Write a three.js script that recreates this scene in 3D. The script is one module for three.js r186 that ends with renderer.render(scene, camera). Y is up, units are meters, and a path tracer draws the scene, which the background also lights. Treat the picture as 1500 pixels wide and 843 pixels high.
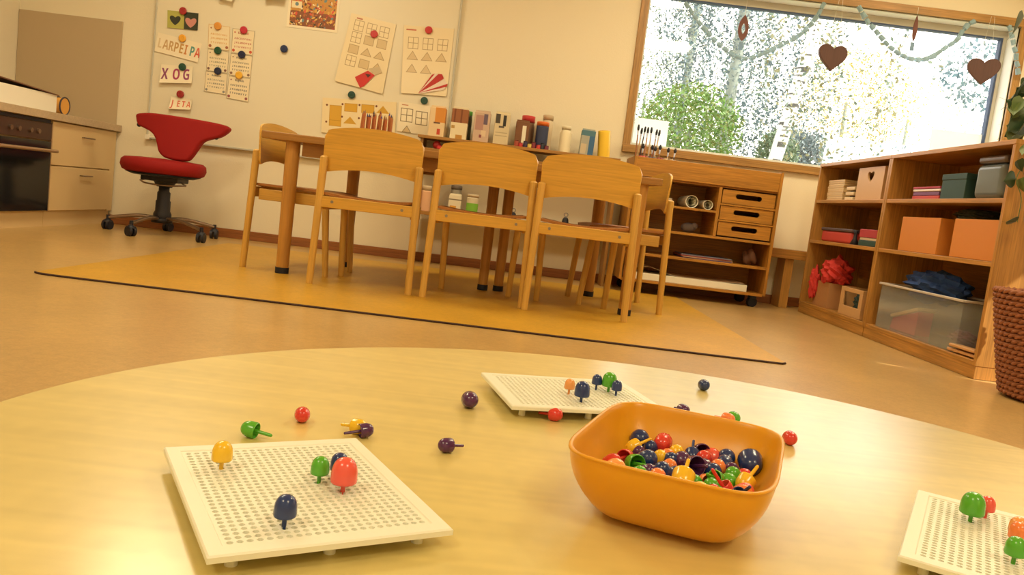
import * as THREE from 'three';
import { RoundedBoxGeometry } from 'three/addons/geometries/RoundedBoxGeometry.js';
import { mergeGeometries, mergeVertices } from 'three/addons/utils/BufferGeometryUtils.js';
import { TessellateModifier } from 'three/addons/modifiers/TessellateModifier.js';
import { RectAreaLightUniformsLib } from 'three/addons/lights/RectAreaLightUniformsLib.js';

// ------------------------------------------------------------------ camera, sky, sun, added lamps, exposure
RectAreaLightUniformsLib.init();
const scene = new THREE.Scene();
const F = 1170.2, EYE = 0.53;                                   // focal length in pixels of the 1500 x 843 frame, eye height in metres
const camera = new THREE.PerspectiveCamera(2 * Math.atan(421.5 / F) * 180 / Math.PI, 1500 / 843, 0.02, 120);
camera.position.set(0, EYE, 0);
camera.rotation.set(-0.105427, -0.005676, 0.121593, 'YXZ');
camera.updateMatrixWorld();
scene.background = new THREE.Color(1.0, 0.94, 0.84);
scene.backgroundIntensity = 5.8;
const sun = new THREE.DirectionalLight(new THREE.Color(1, 0.9, 0.72), 12);
sun.position.set(11.35, 9.4, 1.0); sun.target.position.set(2.3, 0.35, -3.5);
sun.shadow.radius = 1; sun.shadow.mapSize.set(2048, 2048);
Object.assign(sun.shadow.camera, { left: -14, right: 14, top: 14, bottom: -14, near: 0.5, far: 45 });
scene.add(sun, sun.target);
const FILL_LAMP_COLOR = new THREE.Color(1, 0.87, 0.57), FILL_LAMP_POWER = 30.5;
const FILL_LAMPS = [[3.05, -4.7], [1.1, -4.5], [-1.9, -4.5], [-2.0, -2.4], [1.6, -2.4], [-1.3, 1.0], [1.3, 1.0]];  // added panels out of view, placed to brighten walls, chairs and bowl
const CEIL = 2.75;
for (const [x, z] of FILL_LAMPS) {
  const l = new THREE.RectAreaLight(FILL_LAMP_COLOR, FILL_LAMP_POWER, 0.62, 0.62);
  l.position.set(x, CEIL - 0.06, z); l.lookAt(x, 0, z); scene.add(l);
}
const renderer = new THREE.WebGLRenderer();
renderer.toneMapping = THREE.LinearToneMapping;
renderer.toneMappingExposure = 0.8;
renderer.shadowMap.enabled = true;

// ------------------------------------------------------------------ helpers
const V = (x, y, z) => new THREE.Vector3(x, y, z);
function rng(a) { return () => { a |= 0; a = a + 0x6D2B79F5 | 0; let t = Math.imul(a ^ a >>> 15, 1 | a); t = t + Math.imul(t ^ t >>> 7, 61 | t) ^ t; return ((t ^ t >>> 14) >>> 0) / 4294967296; }; }
// a pixel of the photograph gives a direction; the distance comes from the plane it lies on
const dirOf = (px, py) => V((px - 750) / F, -(py - 421.5) / F, -1).applyQuaternion(camera.quaternion);
const onY = (px, py, y) => { const d = dirOf(px, py); return d.multiplyScalar((y - EYE) / d.y).add(camera.position); };
const onZ = (px, py, z) => { const d = dirOf(px, py); return d.multiplyScalar(z / d.z).add(camera.position); };
const onX = (px, py, x) => { const d = dirOf(px, py); return d.multiplyScalar(x / d.x).add(camera.position); };

const taken = {};
function numbered(n) { if (!(n in taken)) { taken[n] = 0; return n; } taken[n]++; return n + '_' + String(taken[n]).padStart(3, '0'); }
function tag(o, label, category, group) { o.userData.label = label; o.userData.category = category; if (group) o.userData.group = group; return o; }
function thing(name, label, category, pos = [0, 0, 0], turn = 0, group) {
  const o = new THREE.Group(); o.name = numbered(name); o.position.set(...pos); o.rotation.y = turn; scene.add(o);
  return tag(o, label, category, group);
}
function part(name, geo, m, parent, pos, rot) {
  const o = new THREE.Mesh(geo, m); o.name = name; if (pos) o.position.set(...pos); if (rot) o.rotation.set(...rot);
  parent.add(o); return o;
}
function single(name, label, category, geo, m, pos = [0, 0, 0], rot = [0, 0, 0], group) {
  const o = part(numbered(name), geo, m, scene, pos, rot); return tag(o, label, category, group);
}
function struct(name, geo, m, label) { const o = part(numbered(name), geo, m, scene); o.userData.kind = 'structure'; if (label) o.userData.label = label; return o; }
function copyOf(o, label) { const c = o.clone(); c.name = numbered(o.name.replace(/_\d\d\d$/, '')); c.userData = { ...o.userData }; if (label) c.userData.label = label; scene.add(c); return c; }

// uv in metres, taken from the side each triangle faces; v runs along the grain (the longest side)
function boxUV(g, grain) {
  g = g.index ? g.toNonIndexed() : g;
  g.computeBoundingBox(); const s = g.boundingBox.getSize(V(0, 0, 0)).toArray();
  const gr = grain ?? s.indexOf(Math.max(...s)), p = g.attributes.position, uv = new Float32Array(p.count * 2), a = V(0, 0, 0), b = V(0, 0, 0), c = V(0, 0, 0);
  for (let i = 0; i < p.count; i += 3) {
    a.fromBufferAttribute(p, i); b.fromBufferAttribute(p, i + 1).sub(a); c.fromBufferAttribute(p, i + 2).sub(a);
    const n = b.cross(c).toArray().map(Math.abs), k = n.indexOf(Math.max(...n)), ax = [0, 1, 2].filter((q) => q !== k);
    if (ax[0] === gr) ax.reverse();
    for (let j = i; j < i + 3; j++) { uv[j * 2] = p.getComponent(j, ax[0]) + k * 0.37; uv[j * 2 + 1] = p.getComponent(j, ax[1]); }
  }
  g.setAttribute('uv', new THREE.BufferAttribute(uv, 2)); return g;
}
const box = (w, h, d, x = 0, y = 0, z = 0, r = 0) => boxUV((r ? new RoundedBoxGeometry(w, h, d, 2, Math.min(r, w / 2.01, h / 2.01, d / 2.01)) : new THREE.BoxGeometry(w, h, d)).translate(x, y, z));
const span = (x0, x1, y0, y1, z0, z1, r = 0) => box(x1 - x0, y1 - y0, z1 - z0, (x0 + x1) / 2, (y0 + y1) / 2, (z0 + z1) / 2, r);
const merge = (list) => mergeGeometries(list.map((g) => { const q = g.index ? g.toNonIndexed() : g; for (const k of Object.keys(q.attributes)) if (!['position', 'normal', 'uv'].includes(k)) q.deleteAttribute(k); return q; }));
function bar(a, b, r0, r1 = r0, seg = 14) {           // tapered round bar between two points
  const d = b.clone().sub(a), g = new THREE.CylinderGeometry(r1, r0, d.length(), seg, 1);
  g.translate(0, d.length() / 2, 0).applyQuaternion(new THREE.Quaternion().setFromUnitVectors(V(0, 1, 0), d.normalize())).translate(a.x, a.y, a.z);
  return g;
}
const tube = (pts, r, seg = 32, rad = 6) => new THREE.TubeGeometry(new THREE.CatmullRomCurve3(pts), seg, r, rad, false);
function lathe(profile, seg = 28) { return new THREE.LatheGeometry(profile.map(([r, y]) => new THREE.Vector2(r, y)), seg); }
// a bent sheet of real thickness: f(u, v) gives the middle surface, u and v from 0 to 1
function shell(nu, nv, f, th) {
  const e = 1e-3, P = [], N = [];
  for (let j = 0; j <= nv; j++) for (let i = 0; i <= nu; i++) {
    const u = i / nu, v = j / nv, du = f(Math.min(1, u + e), v).sub(f(Math.max(0, u - e), v)), dv = f(u, Math.min(1, v + e)).sub(f(u, Math.max(0, v - e)));
    P.push(f(u, v)); N.push(du.cross(dv).normalize());
  }
  const id = (i, j) => j * (nu + 1) + i, gs = [];
  const grid = (s) => {
    const pos = [], uv = [], idx = [];
    P.forEach((p, k) => { const q = p.clone().addScaledVector(N[k], s * th / 2); pos.push(q.x, q.y, q.z); uv.push((k % (nu + 1)) / nu, Math.floor(k / (nu + 1)) / nv); });
    for (let j = 0; j < nv; j++) for (let i = 0; i < nu; i++) { const a = id(i, j), b = id(i + 1, j), c = id(i, j + 1), d = id(i + 1, j + 1); s > 0 ? idx.push(a, b, d, a, d, c) : idx.push(a, d, b, a, c, d); }
    const g = new THREE.BufferGeometry(); g.setAttribute('position', new THREE.Float32BufferAttribute(pos, 3)); g.setAttribute('uv', new THREE.Float32BufferAttribute(uv, 2)); g.setIndex(idx); g.computeVertexNormals(); return g;
  };
  gs.push(grid(1), grid(-1));
  const loop = []; for (let i = 0; i < nu; i++) loop.push(id(i, 0)); for (let j = 0; j < nv; j++) loop.push(id(nu, j)); for (let i = nu; i > 0; i--) loop.push(id(i, nv)); for (let j = nv; j > 0; j--) loop.push(id(0, j));
  const pos = [], uv = [], idx = [];
  loop.concat(loop[0]).forEach((k, q) => { for (const s of [1, -1]) { const w = P[k].clone().addScaledVector(N[k], s * th / 2); pos.push(w.x, w.y, w.z); uv.push(q / loop.length, s > 0 ? 0.02 : 0); } });
  for (let q = 0; q < loop.length; q++) { const a = q * 2; idx.push(a, a + 1, a + 2, a + 1, a + 3, a + 2); }
  const g = new THREE.BufferGeometry(); g.setAttribute('position', new THREE.Float32BufferAttribute(pos, 3)); g.setAttribute('uv', new THREE.Float32BufferAttribute(uv, 2)); g.setIndex(idx); g.computeVertexNormals(); gs.push(g);
  return merge(gs);
}

// ------------------------------------------------------------------ textures and materials
function noise2(seed, n, m = n) {                       // periodic value noise on an n x m lattice
  const r = rng(seed), t = new Float32Array(n * m).map(() => r()), s = (x) => x * x * (3 - 2 * x);
  return (x, y) => { const xi = Math.floor(x), yi = Math.floor(y), fx = s(x - xi), fy = s(y - yi), q = (a, b) => t[((b % m + m) % m) * n + ((a % n + n) % n)]; return (q(xi, yi) * (1 - fx) + q(xi + 1, yi) * fx) * (1 - fy) + (q(xi, yi + 1) * (1 - fx) + q(xi + 1, yi + 1) * fx) * fy; };
}
const tiled = (seed, fu, fv) => { const n = noise2(seed, fu, fv); return (u, v, du = 0) => n(u * fu + du, v * fv); };   // repeats exactly over one picture
function tex(n, size, f, srgb = true) {                 // f(u, v) -> grey or [r, g, b] in 0..1; the picture covers size metres
  const d = new Uint8Array(n * n * 4);
  for (let y = 0; y < n; y++) for (let x = 0; x < n; x++) { const c = f(x / n, y / n), q = Array.isArray(c) ? c : [c, c, c], k = (y * n + x) * 4; for (let i = 0; i < 3; i++) d[k + i] = Math.max(0, Math.min(255, q[i] * 255)); d[k + 3] = 255; }
  const t = new THREE.DataTexture(d, n, n); t.wrapS = t.wrapT = THREE.RepeatWrapping; t.magFilter = THREE.LinearFilter; t.minFilter = THREE.LinearFilter;
  if (srgb) t.colorSpace = THREE.SRGBColorSpace; t.repeat.set(1 / size, 1 / size); t.needsUpdate = true; return t;
}
const nB = noise2(2, 128);
// wood grain: tone streaks along v
const g1 = tiled(11, 16, 2), g2 = tiled(12, 128, 4), g3 = tiled(13, 32, 2), g4 = tiled(14, 256, 16);
const grain = (depth) => tex(512, 0.6, (u, v) => { const w = g1(u, v) * 0.5; return 1 - depth * (0.5 * g2(u, v, w * 6) + 0.35 * g3(u, v, w * 3) + 0.25 * g4(u, v)); });
const GRAIN = grain(0.16), GRAIN_STRONG = grain(0.32);
const t1 = tiled(21, 10, 3), t2 = tiled(22, 200, 6), t3 = tiled(23, 40, 3), t4 = tiled(24, 120, 120), t5 = tiled(25, 7, 7);
const TABLE_GRAIN = tex(1024, 1.3, (u, v) => { const w = t1(u, v); return 1 - 0.04 * t2(u, v, w * 5) - 0.045 * t3(u, v, w * 5) - 0.03 * t4(u, v) - 0.04 * t5(u, v); });
const s1 = tiled(31, 256, 256), s2 = tiled(32, 60, 60), s3 = tiled(33, 6, 6), s4 = tiled(34, 220, 220), s5 = tiled(35, 70, 70);
const SPECK = tex(512, 0.9, (u, v) => 1 - 0.07 * s1(u, v) - 0.05 * s2(u, v) - 0.06 * s3(u, v));
const PLASTER_BUMP = tex(512, 0.5, (u, v) => 0.6 * s4(u, v) + 0.4 * s5(u, v), false);
const FABRIC = tex(256, 0.05, (u, v) => 0.5 + 0.25 * Math.sin(u * 6.2832 * 24) + 0.25 * Math.sin(v * 6.2832 * 24), false);
// a colour sampled in the photograph, with the warm cast of the lamps taken out
const TINT = [1.0, 0.82, 0.5];
function paint(r, g, b, gain = 1) { const l = (x) => { x /= 255; return x <= 0.04045 ? x / 12.92 : ((x + 0.055) / 1.055) ** 2.4; }; const c = [r, g, b].map((x, i) => Math.max(0.012, Math.min(0.9, l(x) / TINT[i] * gain))); return new THREE.Color().setRGB(...c); }
const mat = (color, roughness = 0.6, o = {}) => new THREE.MeshPhysicalMaterial({ color, roughness, ...o });
const M = {
  wall: mat(paint(236, 206, 146), 0.85, { bumpMap: PLASTER_BUMP, bumpScale: 0.0006 }),
  ceiling: mat(paint(246, 214, 150), 0.9),
  floor: mat(paint(214, 159, 78), 0.34, { map: SPECK, clearcoat: 0.35, clearcoatRoughness: 0.22 }),
  mat: mat(paint(214, 148, 32), 0.42, { map: SPECK }),
  matEdge: mat(paint(60, 30, 18), 0.7),
  base: mat(paint(176, 98, 38), 0.45, { map: GRAIN_STRONG }),
  chair: mat(paint(232, 163, 50), 0.38, { map: GRAIN, clearcoat: 0.2, clearcoatRoughness: 0.3 }),
  leg: mat(paint(230, 165, 62), 0.4, { map: GRAIN }),
  bolt: mat(paint(150, 128, 90), 0.4, { metalness: 0.6 }),
  seatEdge: mat(paint(180, 106, 36), 0.45, { map: GRAIN }),
  tabletop: mat(paint(180, 118, 44), 0.42, { map: GRAIN }),
  tleg: mat(paint(208, 138, 50), 0.42, { map: GRAIN }),
  rubber: mat(paint(26, 24, 26), 0.7),
  round: mat(paint(242, 201, 101), 0.3, { map: TABLE_GRAIN, clearcoat: 0.55, clearcoatRoughness: 0.2 }),
  roundEdge: mat(paint(205, 160, 84), 0.5, { map: GRAIN }),
  shelf: mat(paint(206, 134, 48), 0.45, { map: GRAIN_STRONG }),
  cart: mat(paint(210, 132, 36), 0.45, { map: GRAIN_STRONG }),
  casing: mat(paint(202, 140, 62), 0.45, { map: GRAIN_STRONG }),
  soffit: mat(paint(240, 226, 190), 0.8),
  alu: mat(paint(196, 176, 130), 0.45),
  gasket: mat(paint(70, 80, 90), 0.6),
  white: mat(paint(240, 214, 160), 0.5),
  paper: mat(paint(244, 218, 160), 0.8),
  board: mat(paint(232, 204, 146), 0.35),
  kitchen: mat(paint(214, 170, 100), 0.5),
  worktop: mat(paint(206, 166, 108), 0.45, { map: SPECK }),
  splash: mat(paint(190, 155, 100), 0.7),
  ovenGlass: mat(paint(22, 20, 20), 0.12),
  ovenPanel: mat(paint(90, 62, 42), 0.35, { metalness: 0.5 }),
  steel: mat(paint(190, 150, 100), 0.35, { metalness: 0.8 }),
  chrome: mat(paint(150, 118, 82), 0.3, { metalness: 0.85 }),
  black: mat(paint(26, 26, 28), 0.5),
  red: mat(paint(150, 22, 12), 0.7, { bumpMap: FABRIC, bumpScale: 0.0004, specularIntensity: 0.4 }),
  plate: mat(paint(244, 222, 166), 0.42),
  bowl: mat(paint(252, 162, 13), 0.34, { transmission: 0.22, thickness: 0 }),
  heart: mat(paint(92, 52, 34), 0.6, { map: GRAIN }),
  garland: mat(new THREE.Color(0.36, 0.52, 0.62), 0.9, { transmission: 0.4, thickness: 0, side: THREE.DoubleSide }),
  string: mat(paint(225, 205, 160), 0.9),
  wicker: mat(paint(176, 100, 52), 0.75, { map: GRAIN_STRONG }),
  leafDark: mat(paint(58, 74, 34), 0.45, { transmission: 0.25, thickness: 0 }),
  leafLight: mat(paint(110, 120, 50), 0.5, { transmission: 0.3, thickness: 0 }),
  glass: mat(new THREE.Color(1, 1, 1), 0.02, { transmission: 1, thickness: 0, ior: 1.45 }),
  clearPlastic: mat(new THREE.Color(0.9, 0.93, 0.92), 0.12, { transmission: 0.88, thickness: 0 }),
};
const colored = {};
const C = (r, g, b, rough = 0.6, o = {}) => colored[[r, g, b, rough].join()] ??= mat(paint(r, g, b), rough, o);

function canvasTex(w, h, draw) { const c = document.createElement('canvas'); c.width = w; c.height = h; const x = c.getContext('2d'); draw(x, w, h); const t = new THREE.CanvasTexture(c); t.colorSpace = THREE.SRGBColorSpace; return t; }

// ------------------------------------------------------------------ the room
const ZB = -6.13, XL = -3.87, XR = 3.75, ZR = 2.0;
const WX0 = 0.79, WX1 = 3.55, WY0 = 1.07, WY1 = 2.27;            // window opening
struct('floor', span(XL - 0.2, XR + 0.2, -0.2, 0, ZB - 0.25, ZR + 0.2), M.floor, 'beige linoleum floor');
struct('ceiling', span(XL - 0.2, XR + 0.2, CEIL, CEIL + 0.2, ZB - 0.25, ZR + 0.2), M.ceiling, 'pale ceiling');
struct('wall_back', merge([span(XL, WX0, 0, CEIL, ZB - 0.25, ZB), span(WX1, XR, 0, CEIL, ZB - 0.25, ZB), span(WX0, WX1, 0, WY0, ZB - 0.25, ZB), span(WX0, WX1, WY1, CEIL, ZB - 0.25, ZB)]), M.wall, 'cream plaster wall with the wide window');
struct('wall_left', span(XL - 0.2, XL, 0, CEIL, ZB - 0.25, ZR), M.wall, 'cream plaster wall behind the kitchen counter');
const SZ0 = -3.0, SZ1 = -2.56, SY1 = 2.2;                       // unseen narrow glazed opening, sized so sun reaches only the shelf end
struct('wall_right', merge([span(XR, XR + 0.2, 0, CEIL, ZB - 0.25, SZ0), span(XR, XR + 0.2, 0, CEIL, SZ1, ZR), span(XR, XR + 0.2, SY1, CEIL, SZ0, SZ1)]), M.wall, 'cream plaster wall beyond the shelves');
struct('wall_rear', span(XL, XR, 0, CEIL, ZR, ZR + 0.2), M.wall, 'cream plaster wall facing the window');
struct('baseboard_back', span(XL, XR, 0, 0.068, ZB, ZB + 0.016, 0.003), M.base, 'reddish wooden baseboard');
// wide window: casing, sash, pane
{
  const w = new THREE.Group(); w.name = 'window_1'; w.userData = { kind: 'structure', label: 'wide wooden window over the cart' }; scene.add(w);
  const t = 0.058, z0 = ZB - 0.02, z1 = ZB + 0.018;
  part('casing_board', span(WX0 - t, WX1 + t, WY1, WY1 + t, z0, z1, 0.003), M.casing, w);
  part('casing_board', span(WX0 - t, WX1 + t, WY0 - t, WY0, z0, z1 + 0.02, 0.003), M.casing, w);
  part('casing_board', span(WX0 - t, WX0, WY0, WY1, z0, z1, 0.003), M.casing, w);
  part('casing_board', span(WX1, WX1 + t, WY0, WY1, z0, z1, 0.003), M.casing, w);
  part('lining', merge([span(WX0, WX1, WY1 - 0.004, WY1, ZB - 0.25, ZB - 0.021), span(WX0, WX1, WY0, WY0 + 0.004, ZB - 0.25, ZB - 0.021), span(WX0, WX0 + 0.004, WY0, WY1, ZB - 0.25, ZB - 0.021), span(WX1 - 0.004, WX1, WY0, WY1, ZB - 0.25, ZB - 0.021)]), M.soffit, w);
  const s0 = ZB - 0.21, s1 = ZB - 0.14, f = 0.05;
  part('sash', merge([span(WX0 + 0.004, WX1 - 0.004, WY1 - 0.004 - f, WY1 - 0.004, s0, s1, 0.004), span(WX0 + 0.004, WX1 - 0.004, WY0 + 0.004, WY0 + 0.03, s0, s1, 0.004), span(WX0 + 0.004, WX0 + 0.03, WY0 + 0.03, WY1 - 0.05, s0, s1, 0.004), span(WX1 - 0.03, WX1 - 0.004, WY0 + 0.03, WY1 - 0.05, s0, s1, 0.004)]), M.alu, w);
  const gy = WY1 - 0.004 - f, gs = part('gasket', merge([span(WX0 + 0.03, WX1 - 0.03, gy - 0.012, gy, s0 + 0.02, s1 - 0.005), span(WX1 - 0.045, WX1 - 0.03, WY0 + 0.03, gy - 0.012, s0 + 0.02, s1 - 0.005)]), M.gasket, w);
  part('pane', span(WX0 + 0.03, WX1 - 0.03, WY0 + 0.03, WY1 - 0.06, ZB - 0.18, ZB - 0.174), M.glass, w);
}
{
  const w = new THREE.Group(); w.name = 'window_2'; w.userData = { kind: 'structure', label: 'unseen narrow full height window beyond the basket, shaped to aim the sun at the shelf end' }; scene.add(w);
  part('frame', merge([span(XR - 0.01, XR + 0.06, 0, 0.04, SZ0, SZ1), span(XR - 0.01, XR + 0.06, SY1 - 0.04, SY1, SZ0, SZ1), span(XR - 0.01, XR + 0.06, 0.04, SY1 - 0.04, SZ0, SZ0 + 0.03), span(XR - 0.01, XR + 0.06, 0.04, SY1 - 0.04, SZ1 - 0.03, SZ1)]), M.casing, w);
  part('pane', span(XR + 0.02, XR + 0.026, 0.04, SY1 - 0.04, SZ0 + 0.03, SZ1 - 0.03), M.glass, w);
}
// ceiling lamp panels out of view, added to light the room
FILL_LAMPS.forEach(([x, z], i) => {
  const o = thing('added_ceiling_lamp', 'square warm white ceiling lamp panel added out of view to light the room', 'lamp', [x, CEIL, z], 0, 'added ceiling lamp panels');
  part('housing', box(0.68, 0.045, 0.68, 0, -0.0225, 0, 0.006), M.white, o);
  part('diffuser', box(0.62, 0.008, 0.62, 0, -0.048, 0), mat(new THREE.Color(0.9, 0.85, 0.7), 0.6, { emissive: FILL_LAMP_COLOR, emissiveIntensity: 0.9 }), o);
});
// ------------------------------------------------------------------ floor mat
{
  const o = thing('floor_mat', 'yellow ochre floor mat with a dark rim under the craft table', 'mat');
  const s = new THREE.Shape(), x0 = -1.93, x1 = 1.19, z0 = -5.62, z1 = -3.27, r = 0.1;
  s.moveTo(x0 + r, -z1); s.lineTo(x1 - 0.02, -z1); s.lineTo(x1, -z1 + 0.02); s.lineTo(x1, -z0); s.lineTo(x0 - 0.06, -z0); s.lineTo(x0 - 0.03, -z1 + 0.03); s.quadraticCurveTo(x0 - 0.01, -z1, x0 + r, -z1);
  const g = boxUV(new THREE.ExtrudeGeometry(s, { depth: 0.006, bevelEnabled: false, curveSegments: 6 }).rotateX(-Math.PI / 2));
  part('mat_surface', g, M.mat, o, [0, 0.0005, 0]);
  const pts = s.getPoints(6).map((p) => V(p.x, 0.0045, -p.y)), rim = [];
  for (let i = 0; i < pts.length - 1; i++) if (pts[i].distanceTo(pts[i + 1]) > 1e-4 && Math.min(pts[i].z, pts[i + 1].z) > z1 - 0.06) rim.push(bar(pts[i], pts[i + 1], 0.0045, 0.0045, 6));
  part('rim', merge(rim), M.matEdge, o);
}

// ------------------------------------------------------------------ chairs and craft table
function makeChair(label) {
  const o = thing('wooden_chair', label, 'chair', [0, 0, 0], 0, 'chairs around the craft table');
  for (const s of [-1, 1]) {
    part('leg', boxUV(merge([bar(V(s * 0.25, 0, 0.225), V(s * 0.238, 0.632, 0.205), 0.0175, 0.02), new THREE.SphereGeometry(0.02, 14, 6, 0, 6.2832, 0, 1.5708).scale(1, 0.5, 1).translate(s * 0.238, 0.632, 0.205)]), 1), M.leg, o);
    part('leg', boxUV(bar(V(s * 0.188, 0, -0.225), V(s * 0.2, 0.435, -0.19), 0.0165, 0.02), 1), M.leg, o);
    part('side_rail', box(0.02, 0.06, 0.37, s * 0.212, 0.405, 0.005, 0.004), M.leg, o).rotation.y = s * 0.06;
  }
  const rr = part('rear_rail', box(0.462, 0.056, 0.02, 0, 0.415, 0.212, 0.004), M.chair, o);
  for (const s of [-1, 1]) part('bolt', new THREE.CylinderGeometry(0.0075, 0.0075, 0.004, 12).rotateX(Math.PI / 2), M.bolt, rr, [s * 0.175, 0.418, 0.223]);
  part('front_rail', box(0.36, 0.05, 0.02, 0, 0.4, -0.19, 0.004), M.leg, o);
  const seat = shell(14, 8, (u, v) => { const x = (u - 0.5) * 2, z = 0.205 - v * 0.42, w = 0.225 - 0.02 * v; return V(x * w, 0.457 - 0.014 * (1 - x * x) - (v > 0.8 ? (v - 0.8) ** 2 * 0.25 : 0), z); }, 0.012);
  part('seat', boxUV(seat, 2), M.seatEdge, o);
  const back = shell(28, 8, (u, v) => {
    const q = (u - 0.5) * 2, x = q * 0.247, arch = 0.03 * (1 - q * q), c = Math.max(0, Math.abs(x) - 0.217), drop = 0.03 - Math.sqrt(Math.max(0, 0.0009 - c * c));
    const lo = 0.558 + arch * 1.05 + drop * 0.5, hi = 0.768 + arch - drop;
    return V(x, lo + (hi - lo) * v, 0.186 + 0.03 * (1 - q * q) + 0.012 * (v - 0.5));
  }, 0.011);
  part('backrest', boxUV(back, 0), M.chair, o);
  return o;
}
{
  const c0 = makeChair('wooden chair drawn up at the craft table, beside the table leg by the office chair');
  c0.position.set(-0.7435, 0.0065, -4.215);
  const put = (x, z, turn, label) => { const c = copyOf(c0, label); c.position.set(x, 0.0065, z); c.rotation.y = turn; };
  put(-0.175, -4.215, 0.02, 'middle one of three wooden chairs along the craft table, below the pattern boxes');
  put(0.35, -4.185, -0.02, 'wooden chair drawn up at the craft table, the one closest to the paintbrush cart');
  put(-1.188, -4.545, -Math.PI / 2 - 0.15, 'wooden chair at the table end towards the red office chair');
  put(0.61, -4.668, Math.PI / 2 + 0.1, 'wooden chair at the table end towards the paintbrush cart');
}
{
  const x0 = -1.36, x1 = 0.735, z0 = -5.07, z1 = -4.19, o = thing('craft_table', 'long wooden craft table with round legs on the yellow mat', 'table', [0, 0.0065, 0]);
  const ts = new THREE.Shape([[x0, -z1], [x1, -z1], [x1 - 0.14, -z0], [x0 + 0.22, -z0]].map(([x, y]) => new THREE.Vector2(x, y)));
  part('tabletop', boxUV(new THREE.ExtrudeGeometry(ts, { depth: 0.03, bevelEnabled: true, bevelSize: 0.004, bevelThickness: 0.004, bevelOffset: -0.004, bevelSegments: 2 }).rotateX(-Math.PI / 2).translate(0, 0.704, 0), 0), M.tabletop, o);
  part('apron', merge([span(-1.16, 0.53, 0.63, 0.7, -4.275, -4.25), span(-1.0, 0.48, 0.63, 0.7, -5.0, -4.975)]), M.tabletop, o);
  for (const [x, z, r] of [[-1.213, -4.265, 0.036], [0.636, -4.245, 0.036], [-1.03, -4.99, 0.036], [0.505, -4.99, 0.036], [-0.145, -4.62, 0.03], [-0.055, -4.66, 0.03]]) {
    const l = part('leg', boxUV(bar(V(x, 0.03, z), V(x, 0.7, z), r * 0.92, r * 1.05, 20), 1), M.tleg, o);
    part('foot', new THREE.CylinderGeometry(r * 1.0, r * 1.0, 0.032, 20), M.rubber, l, [x, 0.016, z]);
  }
}
// colour pencils in a wooden block
{
  const p = onZ(550, 196, -4.62), x = p.x, y0 = 0.7445, o = thing('pencil_block', 'wooden block full of upright colour pencils', 'pencil holder', [x, y0, -4.62]);
  part('block', box(0.2, 0.06, 0.08, 0, 0.03, 0, 0.004), M.tleg, o);
  const r = rng(5), cols = [[40, 44, 60], [60, 44, 40], [120, 40, 30], [60, 70, 60], [150, 96, 40], [80, 60, 90]];
  for (let k = 0; k < 18; k++) {
    const cx = -0.088 + 0.0104 * k, cz = (k % 3 - 1) * 0.02, h = 0.105 + 0.035 * r(), m = C(...cols[Math.floor(r() * 6)]);
    const c = part('pencil', new THREE.CylinderGeometry(0.0062, 0.0062, h, 6), C(172 + r() * 20 | 0, 98, 44, 0.5), o, [cx, 0.055 + h / 2, cz], [(r() - 0.5) * 0.1, 0, (r() - 0.5) * 0.12]);
    part('pencil_tip', new THREE.ConeGeometry(0.0062, 0.02, 6), m, c, [0, h / 2 + 0.01, 0]);
  }
}

// ------------------------------------------------------------------ round play table
const TOP = 0.315, TC = V(0.161, 0, -0.593), TR = 0.576;
{
  const o = thing('round_table', 'low round birch play table carrying the pegboards', 'table', [TC.x, 0, TC.z]);
  const g = boxUV(lathe([[0, TOP - 0.028], [TR - 0.006, TOP - 0.028], [TR, TOP - 0.022], [TR, TOP - 0.006], [TR - 0.0015, TOP - 0.0018], [TR - 0.006, TOP], [TR - 0.006, TOP], [0, TOP]], 160), 0);
  part('tabletop', g, M.round, o);
  for (const a of [0.8, 2.37, 3.94, 5.51]) part('leg', boxUV(bar(V(Math.cos(a) * 0.42, 0, Math.sin(a) * 0.42), V(Math.cos(a) * 0.4, TOP - 0.028, Math.sin(a) * 0.4), 0.025, 0.03, 20), 1), M.tleg, o);
}
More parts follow.
